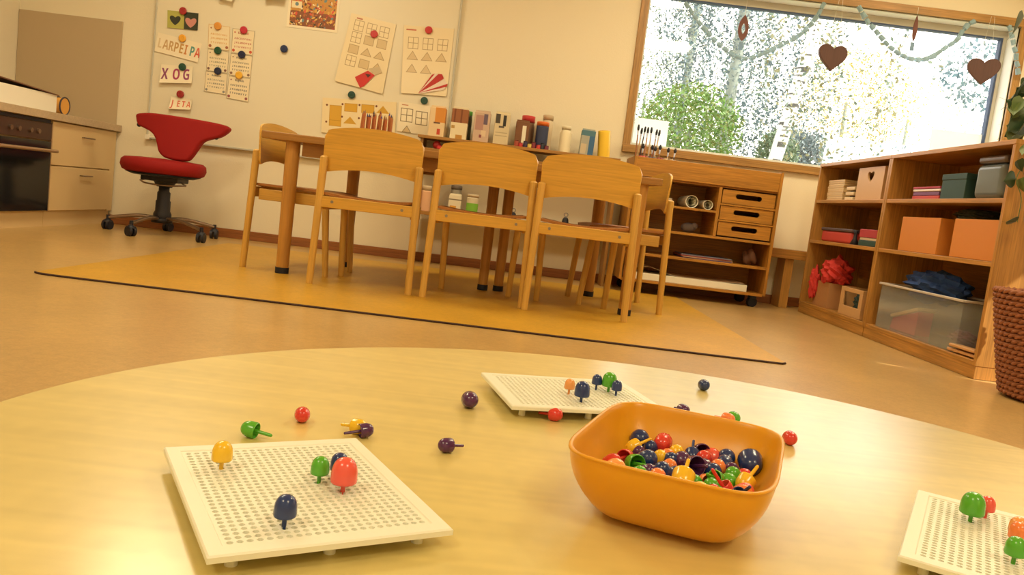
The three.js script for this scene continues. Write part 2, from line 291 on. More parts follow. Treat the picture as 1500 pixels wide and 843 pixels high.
// pegboards with real holes
const PW = 0.143, PD = 0.178, PT = 0.0035, PH = 0.0138, NX = 22, NZ = 28, PITCH = 0.00545;
function pegboardGeo() {
  const pos = [], hole = 0.002, N = 8, x0 = -NX * PITCH / 2, z0 = -NZ * PITCH / 2, tri = (...v) => v.forEach((p) => pos.push(...p));
  for (let i = 0; i < NX; i++) for (let j = 0; j < NZ; j++) {
    const cx = x0 + (i + 0.5) * PITCH, cz = z0 + (j + 0.5) * PITCH, h = PITCH / 2;
    for (let k = 0; k < N; k++) {
      const a = (k + 0.5) / N * 6.2832, b = (k + 1.5) / N * 6.2832, sq = (t) => { const c = Math.cos(t), s = Math.sin(t), m = Math.max(Math.abs(c), Math.abs(s)); return [cx + h * c / m, 0, cz + h * s / m]; };
      const A = [cx + hole * Math.cos(a), 0, cz + hole * Math.sin(a)], B = [cx + hole * Math.cos(b), 0, cz + hole * Math.sin(b)], c0 = (a + b) / 2, D = sq(a), E2 = sq(b), isC = Math.abs(Math.abs(Math.cos(c0)) - Math.abs(Math.sin(c0))) < 0.05;
      tri(A, B, E2); tri(A, E2, D);
      if (isC) tri(D, E2, [cx + h * Math.sign(Math.cos(c0)), 0, cz + h * Math.sign(Math.sin(c0))]);
      const A2 = [A[0], -0.003, A[2]], B2 = [B[0], -0.003, B[2]]; tri(A, A2, B2); tri(A, B2, B); tri(A2, [cx, -0.003, cz], B2);
    }
  }
  // recessed field, raised margin and a sloping outer edge
  const hx = NX * PITCH / 2, hz = NZ * PITCH / 2, ring = (a, ya, b, yb) => { const q = [[-1, -1], [1, -1], [1, 1], [-1, 1]]; for (let k = 0; k < 4; k++) { const m = q[k], n = q[(k + 1) % 4], p = (c, s, y) => [c[0] * s[0], y, c[1] * s[1]]; tri(p(m, a, ya), p(n, b, yb), p(n, a, ya)); tri(p(m, a, ya), p(m, b, yb), p(n, b, yb)); } };
  const e = 0.0008, W = PW / 2, D = PD / 2;
  ring([hx, hz], 0, [hx + 0.0015, hz + 0.0015], 0); ring([hx + 0.0015, hz + 0.0015], 0, [hx + 0.0022, hz + 0.0022], e); ring([hx + 0.0022, hz + 0.0022], e, [W - 0.001, D - 0.001], e); ring([W - 0.001, D - 0.001], e, [W, D], e - 0.001); ring([W, D], e - 0.001, [W, D], -PT); ring([W, D], -PT, [0, 0], -PT);
  const g = new THREE.BufferGeometry(); g.setAttribute('position', new THREE.Float32BufferAttribute(pos, 3)); g.computeVertexNormals(); return g;
}
const PEGGEO = pegboardGeo(), FOOT = new THREE.CylinderGeometry(0.0032, 0.0036, PH - PT - 0.0008, 14);
function pegboard(label, c, a, flip) {
  const o = thing('pegboard', label, 'pegboard', [c[0], TOP, c[1]], a, 'pegboards on the round table');
  part('hole_plate', PEGGEO, M.plate, o, [0, PH - 0.0008, 0]);
  for (const i of [-1, 0, 1]) for (const j of [-1, 0, 1]) if (i || j) part('foot', FOOT, M.plate, o, [i * (PW / 2 - 0.016), (PH - PT - 0.0008) / 2, j * (PD / 2 - 0.016)]);
}
// middle and turn from the photographed corners
{
  const at = (x, y) => onY(x, y, TOP + PH), place = (label, far, alongPx, longSide) => {   // far corner, a second corner along one side; the other side lies at a right angle towards the viewer
    const f = at(...far), e = at(...alongPx).sub(f).normalize(), n = V(-e.z, 0, e.x), a = longSide ? PD : PW, b = longSide ? PW : PD, c = f.clone().addScaledVector(e, a / 2).addScaledVector(n, b / 2), x = longSide ? n : e;
    pegboard(label, [c.x, c.z], Math.atan2(-x.z, x.x));
  };
  place('cream pegboard holding a yellow, a green, a coral and two blue pegs', [240, 655], [524, 641.5], false);
  { const f = at(705, 545.5), l = at(748, 592).sub(f).normalize(), c = f.clone().addScaledVector(l, PW / 2).addScaledVector(V(l.z, 0, -l.x), PD / 2); pegboard('cream pegboard behind the orange bowl', [c.x, c.z], Math.atan2(-l.z, l.x)); }
  place('cream pegboard with two green trees, at the table edge by the basket', [1344, 717], [1500, 757], false);
}
// mushroom pegs
const PEG = { navy: [34, 52, 82], green: [86, 160, 34], red: [220, 56, 38], coral: [240, 86, 58], yellow: [248, 180, 32], orange: [246, 150, 66], purple: [84, 38, 66], amber: [246, 122, 50] };
const pegMat = {}; for (const k in PEG) pegMat[k] = mat(paint(...PEG[k]), 0.22, { clearcoat: 0.3, clearcoatRoughness: 0.2 });
const capGeo = {}, stemGeo = {};
function pegGeo(w) {       // w: width of the cap; the peg's origin is the middle of the cap, the stem points down
  const k = Math.round(w * 1e4); if (capGeo[k]) return k;
  const r = w / 2, h = w * 0.98, pr = [];
  for (let i = 0; i <= 12; i++) { const t = i / 12 * Math.PI / 2; pr.push([r * (0.985 * Math.sin(t) ** 0.82 + 0.015), h / 2 - 0.62 * h * (1 - Math.cos(t))]); }
  pr.push([r * 1.03, -h * 0.36], [r * 1.0, -h * 0.46], [r * 0.93, -h * 0.5], [r * 0.86, -h * 0.47], [r * 0.8, -h * 0.2], [r * 0.5, h * 0.22], [0, h * 0.3]);
  pr[0][0] = 0; capGeo[k] = lathe(pr, 28);
  const sr = Math.min(0.0016, w * 0.11); stemGeo[k] = merge([bar(V(0, -h * 0.5 - 0.0125, 0), V(0, h * 0.28, 0), sr * 0.92, sr * 1.1, 10), new THREE.SphereGeometry(sr * 0.92, 10, 6).translate(0, -h * 0.5 - 0.0125, 0)]);
  return k;
}
function peg(label, color, w, pos, quat, group) {
  const k = pegGeo(w), o = thing('mushroom_peg', label, 'peg', pos.toArray(), 0, group);
  if (quat) o.quaternion.copy(quat);
  part('cap', capGeo[k], pegMat[color], o); part('stem', stemGeo[k], pegMat[color], o); return o;
}
const snap = (bx, bz) => [bx, bz];
function standing(color, px, py, w, label, tilt = 0) {   // px, py: foot of the stem where it enters the board
  const p = onY(px, py, TOP + PH); peg(label, color, w, V(p.x, TOP + PH + w * 0.49 + 0.0055, p.z), new THREE.Quaternion().setFromEuler(new THREE.Euler(0, 0, tilt)), 'pegs stuck in the pegboards');
}
standing('yellow', 324, 686, 0.0135, 'yellow mushroom peg standing alone in the pegboard corner');
standing('green', 467, 706, 0.0122, 'small green mushroom peg standing beside the big coral peg');
standing('navy', 495, 700, 0.0122, 'dark blue mushroom peg half hidden behind the coral peg');
standing('coral', 502, 719, 0.0172, 'big coral red mushroom peg standing in the pegboard');
standing('navy', 416, 770, 0.0132, 'dark blue mushroom peg standing in front of the coral peg');
standing('orange', 833, 577, 0.0115, 'small orange mushroom peg on the pegboard behind the bowl');
standing('navy', 851, 588, 0.0165, 'big dark blue mushroom peg on the pegboard behind the bowl');
standing('navy', 873, 570, 0.0118, 'small dark blue mushroom peg between the orange and the green peg');
standing('green', 891, 573, 0.0168, 'big green mushroom peg on the pegboard behind the bowl');
standing('navy', 902, 579, 0.0118, 'small dark blue mushroom peg in front of the big green peg');
standing('green', 1421, 763, 0.0175, 'big green mushroom peg at the far edge of the pegboard by the basket');
standing('coral', 1443, 758, 0.0118, 'coral mushroom peg behind the big green peg');
standing('orange', 1488, 792, 0.0125, 'orange mushroom peg behind a darker orange one');
standing('amber', 1488, 800, 0.0125, 'darker orange mushroom peg behind the green peg');
standing('green', 1484, 825, 0.0132, 'green mushroom peg in front of the two orange pegs');
function lying(color, cx, cy, sx, sy, w, label, lift = 0) {  // cap centre and stem end in the photograph, lying on the table top
  const c = onY(cx, cy, TOP + w * 0.5), e = onY(sx, sy, TOP + w * 0.42), d = e.sub(c).setY(0).normalize().setY(-0.13 + lift).normalize();
  const q = new THREE.Quaternion().setFromUnitVectors(V(0, -1, 0), d); c.y = TOP + w * 0.515; peg(label, color, w, c, q, 'pegs lying loose on the round table');
}
lying('green', 365, 629, 383, 634, 0.0135, 'green mushroom peg lying behind the pegboard with the yellow peg');
lying('red', 443, 609, 442, 598, 0.0135, 'red mushroom peg lying behind the pegboard between green and yellow');
lying('yellow', 527, 626, 493, 618, 0.0135, 'yellow mushroom peg lying behind a purple one');
lying('purple', 537, 631, 514, 633, 0.0125, 'purple mushroom peg showing its hollow, in front of the yellow one');
lying('purple', 652, 653, 682, 651, 0.0125, 'purple mushroom peg lying with its stem towards the orange bowl');
lying('purple', 689, 587, 682, 576, 0.0172, 'big purple mushroom peg lying beside the far pegboard');
lying('red', 815, 608, 793, 604, 0.0135, 'coral red mushroom peg lying before the far pegboard');
lying('navy', 1032, 565, 1022, 558, 0.0145, 'dark blue mushroom peg lying alone near the far table edge');
lying('purple', 1002, 602, 988, 596, 0.0135, 'purple mushroom peg lying just behind the bowl rim');
lying('amber', 1068, 615, 1047, 609, 0.0135, 'orange mushroom peg lying behind the bowl beside a green one');
lying('green', 1076, 613, 1061, 604, 0.0135, 'green mushroom peg lying behind the bowl beside an orange one');
lying('red', 1158, 643, 1147, 631, 0.0145, 'red mushroom peg lying beside the corner of the bowl');

// ------------------------------------------------------------------ orange bowl
const BA = Math.atan2(0.35, 0.93), BC = V(0.146, TOP, -0.59);   // short axis along x when unturned
{
  const o = thing('square_bowl', 'orange plastic bowl with rounded corners full of pegs', 'bowl', BC.toArray(), -BA);
  const N = 72, rings = [];
  const ring = (a, b, r, y) => { const p = []; for (let k = 0; k < N; k++) { const t = k / N * 6.2832, c = Math.cos(t), s = Math.sin(t), e = 2 / 6.5 * (1 - r) + r * 0.8; p.push(V(a * Math.sign(c) * Math.abs(c) ** e, y, b * Math.sign(s) * Math.abs(s) ** e)); } rings.push(p); };
  const A = 0.071, B = 0.096, h = 0.053, prof = (t) => Math.sin(Math.min(1, t) * Math.PI / 2);   // outer wall bulges near the foot
  ring(0.0001, 0.0001, 0.3, 0.0015); ring(0.036, 0.048, 0.35, 0.0015); ring(0.041, 0.054, 0.32, 0.0006); ring(0.043, 0.057, 0.3, 0.001);
  for (let i = 1; i <= 12; i++) { const t = i / 12, k = 0.64 + 0.36 * Math.sin(t * Math.PI / 2) ** 0.72; ring(A * k, B * (k - 0.02 * (1 - t)), 0.3 - 0.16 * t, 0.001 + (h - 0.003) * t); }
  ring(A + 0.0012, B + 0.0012, 0.14, h - 0.0012); ring(A + 0.0012, B + 0.0012, 0.14, h + 0.0002); ring(A, B, 0.14, h + 0.0008); ring(A - 0.0016, B - 0.0016, 0.14, h);
  for (let i = 11; i >= 1; i--) { const t = i / 12, k = 0.64 + 0.36 * Math.sin(t * Math.PI / 2) ** 0.72; ring(A * k - 0.0024, B * (k - 0.02 * (1 - t)) - 0.0024, 0.3 - 0.16 * t, 0.0035 + (h - 0.0035) * t); }
  ring(0.038, 0.05, 0.3, 0.0042); ring(0.0001, 0.0001, 0.3, 0.0036);
  const pos = [], idx = []; rings.forEach((q) => q.forEach((p) => pos.push(p.x, p.y, p.z)));
  for (let j = 0; j < rings.length - 1; j++) for (let k = 0; k < N; k++) { const a = j * N + k, b = j * N + (k + 1) % N, c = a + N, d = b + N; idx.push(a, c, b, b, c, d); }
  const g = new THREE.BufferGeometry(); g.setAttribute('position', new THREE.Float32BufferAttribute(pos, 3)); g.setIndex(idx); g.computeVertexNormals();
  part('bowl_wall', g, M.bowl, o);
  // pegs heaped in it: places read in the photograph on the surface of the heap
  const heap = [[355, 190, 'navy', 1.75, 0, 0], [545, 250, 'red', 1.5, 630, 130], [330, 275, 'yellow', 1.2, 450, 220], [370, 310, 'purple', 1.25, 0, 0], [460, 272, 'navy', 1.2, 0, 0], [440, 362, 'navy', 1.6, 0, 0],
    [530, 345, 'yellow', 1.2, 0, 0], [585, 335, 'amber', 1.2, 0, 0], [650, 310, 'yellow', 1.3, 0, 0], [110, 365, 'red', 1.4, 0, 0], [285, 345, 'red', 1.3, 120, 395], [335, 392, 'green', 1.5, 450, 415], [380, 468, 'green', 1.25, 0, 0],
    [205, 435, 'orange', 1.7, 0, 0], [455, 450, 'purple', 1.2, 0, 0], [512, 488, 'amber', 1.35, 0, 0], [545, 435, 'navy', 1.25, 0, 0], [600, 415, 'amber', 1.25, 0, 0], [610, 362, 'navy', 1.2, 0, 0], [690, 372, 'purple', 1.6, 0, 0],
    [762, 342, 'navy', 1.2, 770, 265], [645, 468, 'navy', 1.25, 0, 0], [838, 292, 'purple', 1.4, 900, 325], [945, 325, 'coral', 1.7, 0, 0], [850, 352, 'red', 1.3, 0, 0], [765, 410, 'purple', 1.6, 860, 415], [850, 420, 'purple', 1.4, 0, 0],
    [690, 522, 'yellow', 1.7, 715, 440], [915, 452, 'navy', 1.4, 0, 0], [950, 420, 'amber', 1.3, 0, 0], [1060, 335, 'navy', 1.55, 0, 0], [1000, 405, 'navy', 1.3, 998, 265], [1190, 402, 'navy', 2.0, 1168, 295], [1050, 437, 'purple', 1.2, 0, 0],
    [1060, 472, 'green', 1.25, 0, 0], [1025, 532, 'green', 1.5, 0, 0], [945, 505, 'green', 1.2, 880, 475], [780, 532, 'green', 1.25, 0, 0], [855, 525, 'amber', 1.2, 965, 545], [900, 557, 'green', 1.25, 0, 0], [820, 592, 'yellow', 1.4, 0, 0],
    [920, 606, 'red', 1.3, 0, 0], [1010, 600, 'red', 1.3, 970, 535], [1140, 492, 'red', 1.4, 0, 0], [1140, 542, 'yellow', 1.35, 1192, 475], [1165, 602, 'coral', 1.35, 0, 0], [1180, 642, 'yellow', 1.35, 0, 0], [1085, 640, 'navy', 1.2, 1130, 605], [960, 592, 'green', 1.2, 0, 0], [1240, 640, 'amber', 1.2, 0, 0]];
  const r = rng(11), nameOf = { navy: 'dark blue', amber: 'deep orange', orange: 'pale orange', coral: 'coral' };
  const inside = (p) => { const d = p.clone().sub(BC), c = Math.cos(BA), s = Math.sin(BA); const x = d.x * c + d.z * s, z = -d.x * s + d.z * c, k = Math.max(Math.abs(x) / 0.05, Math.abs(z) / 0.072); if (k > 1) { p.x = BC.x + (x * c - z * s) / k; p.z = BC.z + (x * s + z * c) / k; } return p; };
  for (const [zx, zy, col, w10, sx, sy] of heap) {
    const w = w10 / 100 * 0.98, y = TOP + 0.0235 + 0.006 * r(), at = (x, yy, h) => onY(860 + x / 4.959, 600 + yy / 4.959, h), c = inside(at(zx, zy, y));
    let d = sx ? at(sx, sy, y + 0.006).sub(c).normalize() : V(r() - 0.5, -0.4 - 0.5 * r(), -0.2 - r() * 0.6).normalize();
    peg((w10 >= 1.5 ? 'big ' : 'small ') + (nameOf[col] ?? col) + (sx ? ' mushroom peg with its stem showing on top of the bowl heap' : ' mushroom peg on top of the heap in the orange bowl'), col, w, c, new THREE.Quaternion().setFromUnitVectors(V(0, -1, 0), d), 'pegs heaped in the bowl');
  }
  const cols = Object.keys(PEG);
  for (let k = 0; k < 34; k++) {
    const c = Math.cos(BA), s = Math.sin(BA), i = k % 6 - 2.5, j = Math.floor(k / 6) - 2.5, x = i * 0.0135 + 0.003 * (r() - 0.5), z = j * 0.019 + 0.004 * (r() - 0.5), col = cols[Math.floor(r() * cols.length)], d = V(r() - 0.5, 0.3 * (r() - 0.5), r() - 0.5).normalize();
    peg((nameOf[col] ?? col) + ' mushroom peg deep in the heap in the orange bowl', col, 0.0125, V(BC.x + x * c - z * s, TOP + 0.0115 + 0.002 * r(), BC.z + x * s + z * c), new THREE.Quaternion().setFromUnitVectors(V(0, -1, 0), d), 'pegs heaped in the bowl');
  }
}

// ------------------------------------------------------------------ kitchen counter
{
  const XF = -3.07, zEnd = ZB + 0.02, zo1 = -5.27, zo0 = -4.66, zc0 = -4.05;
  const unit = (name, label, z0, z1) => { const o = thing(name, label, 'cabinet'); part('body', span(XL + 0.01, XF - 0.02, 0.1, 0.7, z0 + 0.001, z1 - 0.001), M.kitchen, o); part('plinth', span(XL + 0.01, XF - 0.03, 0, 0.1, z0 + 0.001, z1 - 0.001), M.kitchen, o); return o; };
  const d = unit('drawer_cabinet', 'white two drawer kitchen cabinet beside the oven', zEnd, zo1);
  for (const [y0, y1, hy] of [[0.41, 0.692, 0.615], [0.108, 0.402, 0.35]]) {
    const f = part('drawer_front', span(XF - 0.019, XF, y0, y1, zEnd + 0.075, zo1 - 0.004, 0.002), M.kitchen, d);
    part('handle', merge([bar(V(XF + 0.02, hy, -5.76), V(XF + 0.02, hy, -5.62), 0.005), bar(V(XF, hy, -5.75), V(XF + 0.02, hy, -5.75), 0.004), bar(V(XF, hy, -5.63), V(XF + 0.02, hy, -5.63), 0.004)]), M.chrome, f);
  }
  part('filler_strip', span(XF - 0.019, XF - 0.006, 0.1, 0.695, zEnd, zEnd + 0.07), M.kitchen, d);
  const o = unit('oven', 'built-in oven with black glass door and steel bar handle', zo1, zo0); tag(o, 'built-in oven with black glass door and steel bar handle', 'oven');
  part('control_panel', span(XF - 0.019, XF + 0.002, 0.565, 0.672, zo1 + 0.012, zo0 - 0.004, 0.002), M.ovenPanel, o);
  for (const z of [-5.1, -5.02, -4.9, -4.82]) part('knob', new THREE.CylinderGeometry(0.013, 0.015, 0.018, 18).rotateZ(Math.PI / 2), M.chrome, o, [XF + 0.011, 0.615, z]);
  const dr = part('oven_door', span(XF - 0.019, XF + 0.004, 0.108, 0.556, zo1 + 0.012, zo0 - 0.004, 0.003), M.ovenGlass, o);
  part('handle', merge([bar(V(XF + 0.045, 0.5, zo1 + 0.01), V(XF + 0.045, 0.5, zo0 - 0.01), 0.011), bar(V(XF, 0.5, zo1 + 0.06), V(XF + 0.045, 0.5, zo1 + 0.06), 0.007), bar(V(XF, 0.5, zo0 - 0.06), V(XF + 0.045, 0.5, zo0 - 0.06), 0.007)]), M.steel, dr);
  part('side_trim', span(XF - 0.019, XF + 0.003, 0.105, 0.68, zo1 + 0.001, zo1 + 0.011), M.steel, o);
  part('vent_strip', span(XF - 0.019, XF - 0.006, 0.675, 0.697, zo1 + 0.012, zo0 - 0.004), M.black, o);
  const w = unit('base_cabinet', 'white kitchen base cabinet on the far side of the oven', zo0, zc0); part('door', span(XF - 0.019, XF, 0.108, 0.692, zo0 + 0.004, zc0 - 0.004, 0.002), M.kitchen, w);
  single('worktop', 'pale kitchen worktop over the oven and drawers', 'worktop', span(XL + 0.005, XF + 0.025, 0.7, 0.749, zEnd - 0.015, zc0, 0.003), M.worktop);
  single('splashback_panel', 'tan splashback panel above the kitchen worktop', 'panel', span(XL + 0.003, -3.09, 0.75, 1.513, ZB + 0.001, ZB + 0.012, 0.002), M.splash);
  // carton with an open flap and an orange tin on the worktop
  const b = thing('carton', 'white carton with a raised brown flap on the kitchen worktop', 'box', [0, 0.75, 0]);
  const q = onX(83, 150, -3.12), z1 = q.z, z0 = -4.55;
  part('wall', span(-3.14, -3.12, 0, 0.118, z1, z0), M.white, b); part('wall', span(-3.5, -3.48, 0, 0.118, z1, z0), M.white, b);
  part('wall', span(-3.48, -3.14, 0, 0.118, z1, z1 + 0.01), M.white, b); part('wall', span(-3.48, -3.14, 0, 0.118, z0 - 0.01, z0), M.white, b); part('floor_panel', span(-3.48, -3.14, 0, 0.01, z1 + 0.01, z0 - 0.01), M.white, b);
  part('flap', box(0.4, 0.006, z0 - z1 + 0.02, 0, 0, 0), C(116, 70, 40), b, [-3.31, 0.15, (z0 + z1) / 2], [-0.05, 0, -0.05]);
  const tq = onX(86, 158, -3.24), t = thing('round_tin', 'round orange tin with a dark rim behind the carton', 'tin', [-3.24, 0.75, tq.z - 0.03]);
  part('tin_face', new THREE.CylinderGeometry(0.058, 0.058, 0.05, 32).rotateZ(Math.PI / 2), C(226, 150, 54), t, [0, 0.064, 0]);
  part('rim', merge([new THREE.TorusGeometry(0.06, 0.0055, 8, 36).rotateY(Math.PI / 2).translate(0.024, 0.0655, 0), new THREE.TorusGeometry(0.06, 0.0055, 8, 36).rotateY(Math.PI / 2).translate(-0.024, 0.0655, 0)]), C(70, 58, 52), t);
}

// ------------------------------------------------------------------ red office chair
{
  const cx = -2.505, cz = -5.7, o = thing('office_chair', 'red office chair with winged backrest and five castors', 'chair', [cx, 0, cz]);
  const pol = [[375, 130], [400, 105], [560, 105], [820, 140], [1060, 178], [1240, 212], [1300, 240], [1310, 270], [1280, 310], [1220, 355], [1120, 385], [1070, 420], [1030, 490], [985, 565], [945, 605], [860, 603], [750, 580], [700, 550], [660, 500], [640, 430], [610, 350], [560, 300], [480, 260], [420, 230], [390, 190]].map(([x, y]) => { const p = onZ(140 + x / 7.024, 150 + y / 7.024, -5.58); return new THREE.Vector2(p.x - cx, p.y); });
  const sh = new THREE.Shape(); const sp = new THREE.SplineCurve(pol.concat([pol[0]])).getPoints(90); sh.setFromPoints(sp);
  let g = new THREE.ExtrudeGeometry(sh, { depth: 0.035, bevelEnabled: true, bevelThickness: 0.02, bevelSize: 0.016, bevelOffset: -0.016, bevelSegments: 4 });
  g.deleteAttribute('uv'); g.deleteAttribute('normal'); g = mergeVertices(new TessellateModifier(0.045, 8).modify(g), 1e-5);
  const p = g.attributes.position; for (let i = 0; i < p.count; i++) { const x = p.getX(i) - 0.05, y = p.getY(i); p.setZ(i, p.getZ(i) + 0.09 - 0.85 * x * x - 0.12 * (y - 0.7)); } g.computeVertexNormals();
  part('backrest', boxUV(g), M.red, o);
  for (const [px, py] of [[204, 181], [317, 200]]) { const w = onZ(px, py, -5.67); part('wing_cap', new THREE.SphereGeometry(0.016, 12, 8), M.black, o, [w.x - cx, w.y - 0.008, 0.03]); }
  const seat = lathe([[0, 0.43], [0.24, 0.43], [0.268, 0.442], [0.282, 0.475], [0.277, 0.51], [0.255, 0.528], [0.15, 0.536], [0, 0.538]], 48);
  part('seat', boxUV(seat), M.red, o, [0, 0, 0.03]);
  part('seat_pan', lathe([[0, 0.405], [0.2, 0.412], [0.25, 0.43], [0, 0.431]], 40), M.black, o, [0, 0, 0.03]);
  part('mechanism', merge([box(0.26, 0.035, 0.2, 0, 0.395, 0, 0.008), bar(V(0, 0.34, 0), V(0, 0.39, 0), 0.05, 0.085, 20)]), M.black, o);
  part('ring_lever', merge([tube([V(-0.165, 0.37, 0.02), V(-0.08, 0.358, 0.12), V(0.06, 0.355, 0.13), V(0.165, 0.366, 0.03)], 0.006, 24), bar(V(-0.165, 0.37, 0.02), V(-0.08, 0.398, 0), 0.005), bar(V(0.165, 0.366, 0.03), V(0.08, 0.398, 0), 0.005)]), M.chrome, o);
  part('column', lathe([[0.042, 0.09], [0.062, 0.11], [0.06, 0.15], [0.05, 0.17], [0.05, 0.24], [0.044, 0.245], [0.044, 0.3], [0.036, 0.31], [0.036, 0.345], [0, 0.345]], 28), M.black, o);
  part('backrest_bar', tube([V(0, 0.4, 0.02), V(0.03, 0.4, -0.1), V(0.05, 0.5, -0.05), V(0.06, 0.62, 0.09)], 0.014, 24, 8), M.black, o);
  const hub = part('hub', lathe([[0, 0.08], [0.07, 0.085], [0.072, 0.115], [0.05, 0.125], [0, 0.125]], 24), M.black, o);
  for (const [x, z, turn] of [[-2.847, -5.616, 0.2], [-2.545, -5.33, 1.4], [-2.125, -5.463, 0.4], [-2.194, -5.881, 0.5], [-2.6, -6.03, 0.1]]) {
    const lx = x - cx, lz = z - cz, a = part('base_arm', tube([V(0, 0.112, 0), V(lx * 0.4, 0.122, lz * 0.4), V(lx * 0.8, 0.1, lz * 0.8), V(lx * 0.98, 0.086, lz * 0.98)], 0.013, 20, 8), M.chrome, o);
    part('castor', merge([new THREE.CylinderGeometry(0.034, 0.034, 0.018, 20).rotateX(Math.PI / 2).translate(0, 0, 0.016), new THREE.CylinderGeometry(0.034, 0.034, 0.018, 20).rotateX(Math.PI / 2).translate(0, 0, -0.016), new THREE.SphereGeometry(0.03, 14, 10, 0, 6.2832, 0, 1.4).translate(0, 0.014, 0), new THREE.CylinderGeometry(0.012, 0.012, 0.05, 10).translate(0, 0.045, 0)]), M.black, a, [lx, 0.034, lz], [0, turn + 1.2, 0]);
  }
}

// ------------------------------------------------------------------ whiteboard and what hangs on it
const ZW = ZB + 0.03, ZP = ZW + 0.0022;
{
  const o = thing('whiteboard', 'large cream magnetic whiteboard with a thin metal frame', 'whiteboard'), x0 = -2.845, x1 = -0.585, y0 = 0.675, y1 = 2.38, f = 0.014;
  part('panel', span(x0 + f, x1 - f, y0 + f, y1 - f, ZB, ZW), M.board, o);
  part('frame', merge([span(x0, x1, y0, y0 + f, ZB, ZW + 0.012, 0.003), span(x0, x1, y1 - f, y1, ZB, ZW + 0.006, 0.003), span(x0, x0 + f, y0 + f, y1 - f, ZB, ZW + 0.006, 0.003), span(x1 - f, x1, y0 + f, y1 - f, ZB, ZW + 0.006, 0.003)]), M.alu, o);
  part('corner_cap', span(x0 - 0.006, x0 + 0.03, y0 - 0.006, y0 + 0.03, ZB, ZW + 0.014, 0.004), M.white, o);
}
const PAPER_RGB = '#f3e7cd';
function sheet(name, label, category, c, draw, o = {}) {       // four corners in the photograph, clockwise from the upper one on the side of the kitchen
  const z = o.z ?? ZP, k = o.curl ?? 0.006, q = c.map(([x, y]) => onZ(x, y, z)), w = q[0].distanceTo(q[1]), h = q[0].distanceTo(q[3]), mid = q.reduce((a, b) => a.add(b), V(0, 0, 0)).multiplyScalar(0.25);
  q[0].add(V(0, 0, 0)); const base = c.map(([x, y]) => onZ(x, y, z)).map((p) => p.sub(mid));
  const f = (u, v) => { const a = base[3].clone().lerp(base[2], u), b = base[0].clone().lerp(base[1], u); return a.lerp(b, v).add(V(0, 0, 0.0006 + k * Math.abs(v - (o.pin ?? 0.85)) ** 1.6 + k * 0.3 * (2 * u - 1) ** 2)); };
  const n = Math.min(768, Math.max(96, Math.round(w * 1100))), t = canvasTex(n, Math.round(n * h / w), draw);
  return single(name, label, category, shell(6, 8, f, 0.0007), mat(new THREE.Color(1, 1, 1), o.rough ?? 0.75, { map: t, ...(o.mat ?? {}) }), mid.toArray(), [0, 0, 0], o.group);
}
function magnet(color, px, py, label) {
  const p = onZ(px, py, ZW + 0.014), o = thing('magnet', label, 'magnet', [p.x, p.y, ZW + 0.009], 0, 'round magnets on the whiteboard');
  part('disc', lathe([[0, 0], [0.026, 0], [0.0275, 0.002], [0.0275, 0.008], [0.025, 0.0105], [0.022, 0.0112], [0, 0.0112]], 28).rotateX(Math.PI / 2), C(...color, 0.35), o);
  part('grip', new THREE.TorusGeometry(0.014, 0.0014, 6, 24), C(...color, 0.35), o, [0, 0, 0.0112]);
}
const heartPath = (x, cx, cy, s) => { x.beginPath(); x.moveTo(cx, cy + s * 0.9); x.bezierCurveTo(cx - s * 1.5, cy - s * 0.1, cx - s * 0.8, cy - s * 1.1, cx, cy - s * 0.35); x.bezierCurveTo(cx + s * 0.8, cy - s * 1.1, cx + s * 1.5, cy - s * 0.1, cx, cy + s * 0.9); x.fill(); };
sheet('heart_card', 'card with a dark heart and a pink heart side by side', 'card', [[245.6, 15], [291, 19.6], [290, 44.8], [245.6, 40.6]], (x, w, h) => { x.fillStyle = '#b5b35c'; x.fillRect(0, 0, w, h); x.fillStyle = '#3a3f30'; x.fillRect(w * 0.54, 0, w, h); x.fillStyle = '#34392f'; heartPath(x, w * 0.25, h * 0.5, h * 0.36); x.fillStyle = '#cc8d84'; heartPath(x, w * 0.76, h * 0.55, h * 0.38); });
function letters(x, w, h, text, cols, size, y, x0, step) { x.font = 'bold ' + Math.round(h * size) + 'px sans-serif'; x.textBaseline = 'middle'; [...text].forEach((ch, i) => { x.save(); x.translate(w * (x0 + step * i), h * y); x.scale(0.85, 1.25); x.fillStyle = cols[i % cols.length]; x.fillText(ch, 0, 0); x.restore(); }); }
const paperBase = (x, w, h, c = PAPER_RGB) => { x.fillStyle = c; x.fillRect(0, 0, w, h); };
sheet('name_strip', 'tilted paper strip with tall hand coloured letters', 'paper', [[232, 47.4], [296, 64], [290, 91.8], [227, 74.8]], (x, w, h) => { paperBase(x, w, h); letters(x, w, h, 'LARPEIPA', ['#ddc8a0', '#cba878', '#c8a470', '#c49c62', '#c89a58', '#cc8850', '#5f9a94', '#d8604a'], 0.56, 0.52, 0.03, 0.122); });
sheet('name_strip', 'paper strip with big purple letters XOG', 'paper', [[237, 94.5], [283, 97.5], [283, 123], [236, 122]], (x, w, h) => { paperBase(x, w, h); letters(x, w, h, 'XOG', ['#8f4a70', '#a8406a', '#9a4a78'], 0.68, 0.5, 0.02, 0.33); }, { curl: 0.03 });
sheet('name_strip', 'small paper with thin red letters JETA', 'paper', [[251, 141.5], [282, 145.5], [281, 161.5], [249.4, 160]], (x, w, h) => { paperBase(x, w, h); letters(x, w, h, 'JETA', ['#d9604a', '#dc7458'], 0.6, 0.52, 0.06, 0.235); }, { curl: 0.03 });
const ABC = 'ABCDEFGHIJKLMNOPQRSTUVWXYZ';
const zc = (x, y) => [295 + x / 6.489, 30 + y / 6.489];
